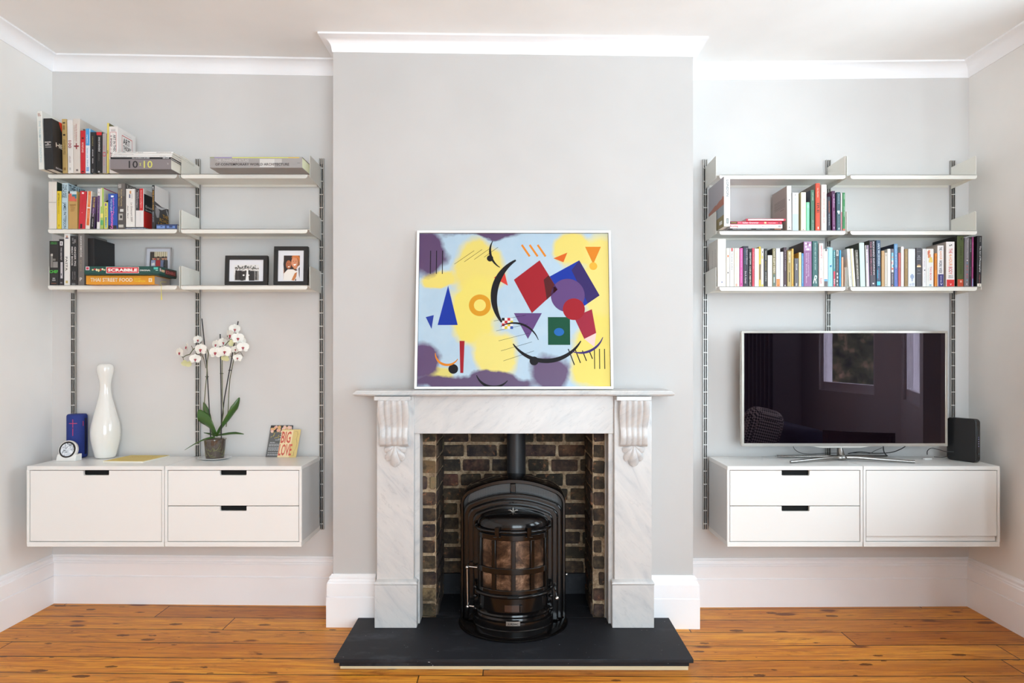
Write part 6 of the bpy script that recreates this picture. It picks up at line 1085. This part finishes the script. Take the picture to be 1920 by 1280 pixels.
card('yellow card with red BIG LOVE lettering', 519.5, 555, 806, 857, 3.725, 11, (218, 192, 124), 9 * .75, love, 'cards leaning on the wall')
# ------------------------------------------------------------------ television, its stand, cables and router
ty = 3.615; s_ = ty / F; TW = 386 * s_; tz0, tz1 = PZ(836.5, ty), PZ(620, ty); tx = PX(1584, ty)
M_DCH = mat((148, 146, 143), .16, metal=1., name='dark_chrome')
tv = thing('television', 'wide flat television with silver frame and chrome star shaped foot', 'television', (tx, ty, CT)); q0, q1 = tz0 - CT, tz1 - CT; w2_ = TW / 2
b = MB(); fw = .0125
b.box(-w2_, w2_, 0, .03, q1 - fw, q1); b.box(-w2_, w2_, 0, .03, q0, q0 + .016); b.box(-w2_, -w2_ + fw, 0, .03, q0 + .016, q1 - fw); b.box(w2_ - fw, w2_, 0, .03, q0 + .016, q1 - fw)
b.build('bezel', mat((206, 202, 194), .22, metal=.65, name='silver_bezel'), tv, bevel=.0012)
b = MB(); b.prism([(-.16, 0), (-.10, -.009), (.10, -.009), (.16, 0)], .001, .018, lambda p, q, h_: (p - .02, h_, q0 + q)); b.build('chin_trim', mat((214, 212, 206), .25, metal=.4), tv, bevel=.002)
scr = NT('glossy_screen', .015); scr.b.inputs['Base Color'].default_value = (.0035, .002, .004, 1); scr.b.inputs['IOR'].default_value = 1.75; scr.b.inputs['Specular Tint'].default_value = (.92, .72, .86, 1)
box('screen', scr.m, tv, -w2_ + fw - .002, w2_ - fw + .002, .0035, .012, q0 + .014, q1 - fw + .002); box('back_panel', M_BLACK, tv, -w2_ + .01, w2_ - .01, .012, .045, q0 + .01, q1 - .01, bevel=.008)
def tp(px_, py_, d): p = P(px_, py_, d); return Vector((p.x - tx, p.y - ty, max(p.z - CT, .004)))
cx_ = PX(1580, 3.6) - tx
b = MB(); b.tube([(cx_, .028, q0 + .05), (cx_, .02, q0 + .0), (cx_ - .001, .006, .032), (cx_ - .002, -.006, .018)], [.012, .013, .019, .020], 14); b.ellipsoid((cx_ - .002, -.004, .016), (.034, .020, .014), n=16, m=8); b.build('neck', M_DCH, tv, smooth=60)
for nm_, a_, e_, w_ in (('left_front_arm', (cx_ - .012, -.004, .017), (PX(1482, 3.52) - tx, 3.52 - ty, .0072), .0085), ('right_front_arm', (cx_ + .012, -.004, .017), (PX(1715, 3.52) - tx, 3.52 - ty, .0072), .0085), ('left_back_arm', (cx_ - .008, .01, .017), (PX(1457, 3.72) - tx, 3.72 - ty, .0072), .007), ('right_back_arm', (cx_ + .008, .01, .017), (PX(1662, 3.73) - tx, 3.73 - ty, .0072), .007)):
    b = MB(); A_ = Vector(a_); E_ = Vector(e_); mid = A_.lerp(E_, .35); mid.z = (A_.z + E_.z) / 2 + .004; b.tube([A_, A_.lerp(mid, .5) + Vector((0, 0, .002)), mid, E_], [w_ * 1.25, w_ * 1.1, w_, w_ * .8], 12)
    b.v = [(x, y, max(.0004, z)) for x, y, z in b.v]; b.build('stand_arm', M_DCH, tv, smooth=60)
def cable(label, pts, r_, m, gp='cables behind the television'):
    P_ = [P(a, c_, d) for a, c_, d in pts]
    for p in P_: p.z = max(p.z, CT + r_)
    fine = []
    for i in range(len(P_) - 1):
        for j in range(6):
            u = j / 6; p0, p1, p2, p3 = P_[max(i - 1, 0)], P_[i], P_[i + 1], P_[min(i + 2, len(P_) - 1)]
            f_ = .5 * ((2 * p1) + (-p0 + p2) * u + (2 * p0 - 5 * p1 + 4 * p2 - p3) * u * u + (-p0 + 3 * p1 - 3 * p2 + p3) * u ** 3); f_.z = max(f_.z, CT + r_); fine.append(f_)
    fine.append(P_[-1]); b = MB(); b.tube(fine, r_, 8); o = b.build('cable', m, None, smooth=60); tag(o, label, 'cable', gp); return o
cable('thin black cable drooping under the left half of television', [(1487, 836, 3.67), (1491, 843, 3.68), (1502, 849, 3.69), (1520, 851, 3.70), (1545, 849.5, 3.70), (1570, 849, 3.70)], .0015, M_BLACK)
cable('thick black cable curving under the right half of television', [(1698, 836, 3.665), (1688, 842, 3.67), (1670, 848, 3.69), (1640, 849.5, 3.70), (1612, 847, 3.70), (1590, 850, 3.71)], .0028, M_BLACK)
cable('black cable rising beside the right stand arm', [(1656, 836, 3.665), (1657, 845, 3.67), (1660, 851, 3.68), (1664, 854.5, 3.69)], .003, M_BLACK)
cable('thin black cable crossing to the stand neck', [(1654, 839, 3.675), (1640, 845, 3.69), (1630, 850, 3.72), (1612, 849, 3.73), (1598, 849, 3.735)], .0014, M_BLACK)
cable('black cable looping from router to cabinet top', [(1788, 847, 3.60), (1772, 846, 3.61), (1758, 842, 3.62), (1746, 840, 3.63), (1739, 845, 3.64), (1738.5, 852, 3.65)], .0021, M_BLACK)
cable('short black cable lying between white adapter and router', [(1751, 856, 3.64), (1764, 857, 3.62), (1772, 856, 3.61), (1780, 854, 3.61)], .0017, M_BLACK)
o = thing('cable_adapter', 'small translucent white adapter lying left of the router', 'adapter', (PX(1740, 3.65), 3.655, CT)); box('adapter_shell', mat((222, 222, 220), .4), o, -.021, .021, -.008, .010, 0, .007, bevel=.002); box('adapter_socket', mat((190, 192, 192), .4), o, -.028, -.020, -.005, .006, .001, .006, bevel=.001)
ro = thing('wifi_router', 'upright black router with blue lights beside the television', 'router', (PX(1806, 3.60), 3.60, CT)); ro.rotation_euler = (0, 0, R(-62))
# broad face turned to the left, narrow lit edge to the room
Lr, Tr, Hr = .150, .038, .226
b = MB(); pts = []
for cx2, cz2, a0 in ((Lr / 2 - .022, Hr - .022, 90), (-Lr / 2 + .022, Hr - .022, 180), (-Lr / 2 + .022, .022, 270), (Lr / 2 - .022, .022, 0)):
    sgn = 1
order = [(Lr / 2 - .02, .02, -90), (Lr / 2 - .02, Hr - .02, 0), (-Lr / 2 + .02, Hr - .02, 90), (-Lr / 2 + .02, .02, 180)]
for x_, z_, a0 in order:
    for k_ in range(6): a = R(a0 + 90 * k_ / 5); pts.append((x_ + .02 * math.cos(a), z_ + .02 * math.sin(a)))
b.prism(pts, -Tr / 2, Tr / 2, lambda p, q, h_: (p, h_, q)); b.build('router_shell', mat((24, 24, 26), .38, name='router_black'), ro, bevel=.004)
b = MB(); b.box(Lr / 2 - .0015, Lr / 2 + .0008, -.011, .011, .03, Hr - .03); b.build('gloss_strip', mat((14, 14, 18), .12), ro, bevel=.001)
lm = NT('blue_led', .4); lm.b.inputs['Emission Color'].default_value = (.12, .12, .8, 1); lm.b.inputs['Emission Strength'].default_value = .8
for z_ in (.132, .122, .110, .099, .085): b = MB(); b.ellipsoid((Lr / 2 + .0008, 0, z_), (.0012, .0018, .0018), n=8, m=6); b.build('status_light', lm.m, ro)
b = MB(); b.ellipsoid((Lr / 2 + .001, 0, .046), (.002, .004, .004), n=10, m=6); b.build('power_button', mat((120, 120, 120), .3, metal=.8), ro, smooth=60)
# ------------------------------------------------------------------ the far side of the room, seen mirrored in the screen and the stove
NAVY = mat((34, 40, 66), .9, name='navy_wool')
so = thing('sofa', 'navy wool armchair under the bay window, mirrored in television screen', 'sofa', (2.02, 1.35, 0))  # sofa shortened so it blocks less light to the alcove
box('sofa_base', NAVY, so, -.38, .42, -.56, .56, .10, .32, bevel=.03); box('back', NAVY, so, .22, .46, -.56, .56, .30, .80, bevel=.07)
for y_ in (0,): box('seat_cushion', NAVY, so, -.40, .24, y_ - .44, y_ + .44, .32, .47, bevel=.04)
for y_ in (-.62, .46): box('arm', NAVY, so, -.38, .46, y_, y_ + .16, .10, .66, bevel=.05)
for x_ in (-.36, .36):
    for y_ in (-.5, .5): b = MB(); b.lathe([(.016, 0), (.024, .105)], 14, (x_, y_, 0)); b.build('foot', mat((96, 66, 42), .5), so, smooth=50)
t = NT('houndstooth', .9); ck = t.n('ShaderNodeTexChecker'); t.l(t.map(t.obj(), (1, 1, 1), (0, R(45), 0)), ck.inputs['Vector']); ck.inputs['Scale'].default_value = 60; t.l(t.mix(ck.outputs['Fac'], (40, 38, 40), (206, 198, 186)), t.b.inputs['Base Color'])
b = MB(); b.ellipsoid((0, 0, 0), (.24, .075, .24), n=28, m=14); b.v = [(math.copysign(abs(x / .24) ** .5, x) * .22, y, math.copysign(abs(z / .24) ** .5, z) * .24) for x, y, z in b.v]
cu = b.build('cushion', t.m, None, smooth=80); cu.location = (2.02, 1.62, .72); cu.rotation_euler = (R(-12), R(12), R(-28)); tag(cu, 'black and white checked cushion on the navy armchair', 'cushion')
ch = thing('dining_chair', 'dark wooden dining chair near the bay, mirrored in television screen', 'chair', (2.4, 2.5, 0)); ch.rotation_euler = (0, 0, R(28)); WD = mat((74, 48, 34), .45, name='dark_wood')
box('seat', WD, ch, -.21, .21, -.21, .21, .43, .46, bevel=.008)
for x_ in (-.185, .185): 
    box('leg', WD, ch, x_ - .017, x_ + .017, -.2, -.166, 0, .43, bevel=.004); b = MB(); b.tube([(x_, .19, 0), (x_, .19, .45), (x_, .235, .86)], .018, 8); b.build('leg', WD, ch, smooth=50)
b = MB(); rows = []
for i in range(11): a = -1 + 2 * i / 10; rows.append([(a * .215, .205 + .03 * (1 - a * a), .66), (a * .215, .225 + .03 * (1 - a * a), .88), (a * .215, .24 + .03 * (1 - a * a), .88), (a * .215, .22 + .03 * (1 - a * a), .66)])
b.grid(rows, True); b.add(rows[0], [(0, 1, 2, 3)]); b.add(rows[-1], [(0, 1, 2, 3)]); b.build('backrest', WD, ch, smooth=40)
# garden hedge beyond the bay
t = NT('hedge_foliage', .8); n_ = t.noise(t.pos(), 7, 6, .7); t.col(t.ramp(n_, [(.35, (20, 24, 16)), (.55, (70, 74, 48)), (.7, (150, 120, 96))]))
b = MB(); rn = random.Random(2); rows = []
for i in range(15):
    a = R(-90 + 180 * i / 14); ring = []
    for j in range(28): e = 2 * math.pi * j / 28; k_ = 1 + rn.uniform(-.07, .07); ring.append((4.72 + .62 * max(.02, math.cos(a) ** .45) * math.cos(e) * k_, -2.6 + .45 * max(.02, math.cos(a) ** .45) * math.sin(e) * k_, 1.1 + 1.12 * math.sin(a) * k_))
    rows.append(ring)
b.grid(rows, True); hd = b.build('foliage', t.m, None, smooth=60); tag(hd, 'dark garden foliage beyond the bay window', 'foliage'); hd['kind'] = 'stuff'
t = NT('dark_curtain', .9); t.col(t.mix(t.noise(t.pos(), 30, 3), (30, 32, 34), (44, 46, 50)))
b = MB(); rows = []
for i in range(61): y_ = -.42 + i * 1.12 / 60; rows.append([(2.475 + .018 * math.sin(i * 1.05), y_, .02), (2.475 + .012 * math.sin(i * 1.05), y_, 2.70), (2.483 + .012 * math.sin(i * 1.05), y_, 2.70), (2.483 + .018 * math.sin(i * 1.05), y_, .02)])
b.grid(rows, True); ct_ = b.build('curtain', t.m, None, smooth=60); tag(ct_, 'dark floor length curtain at the near side of the bay', 'curtain')
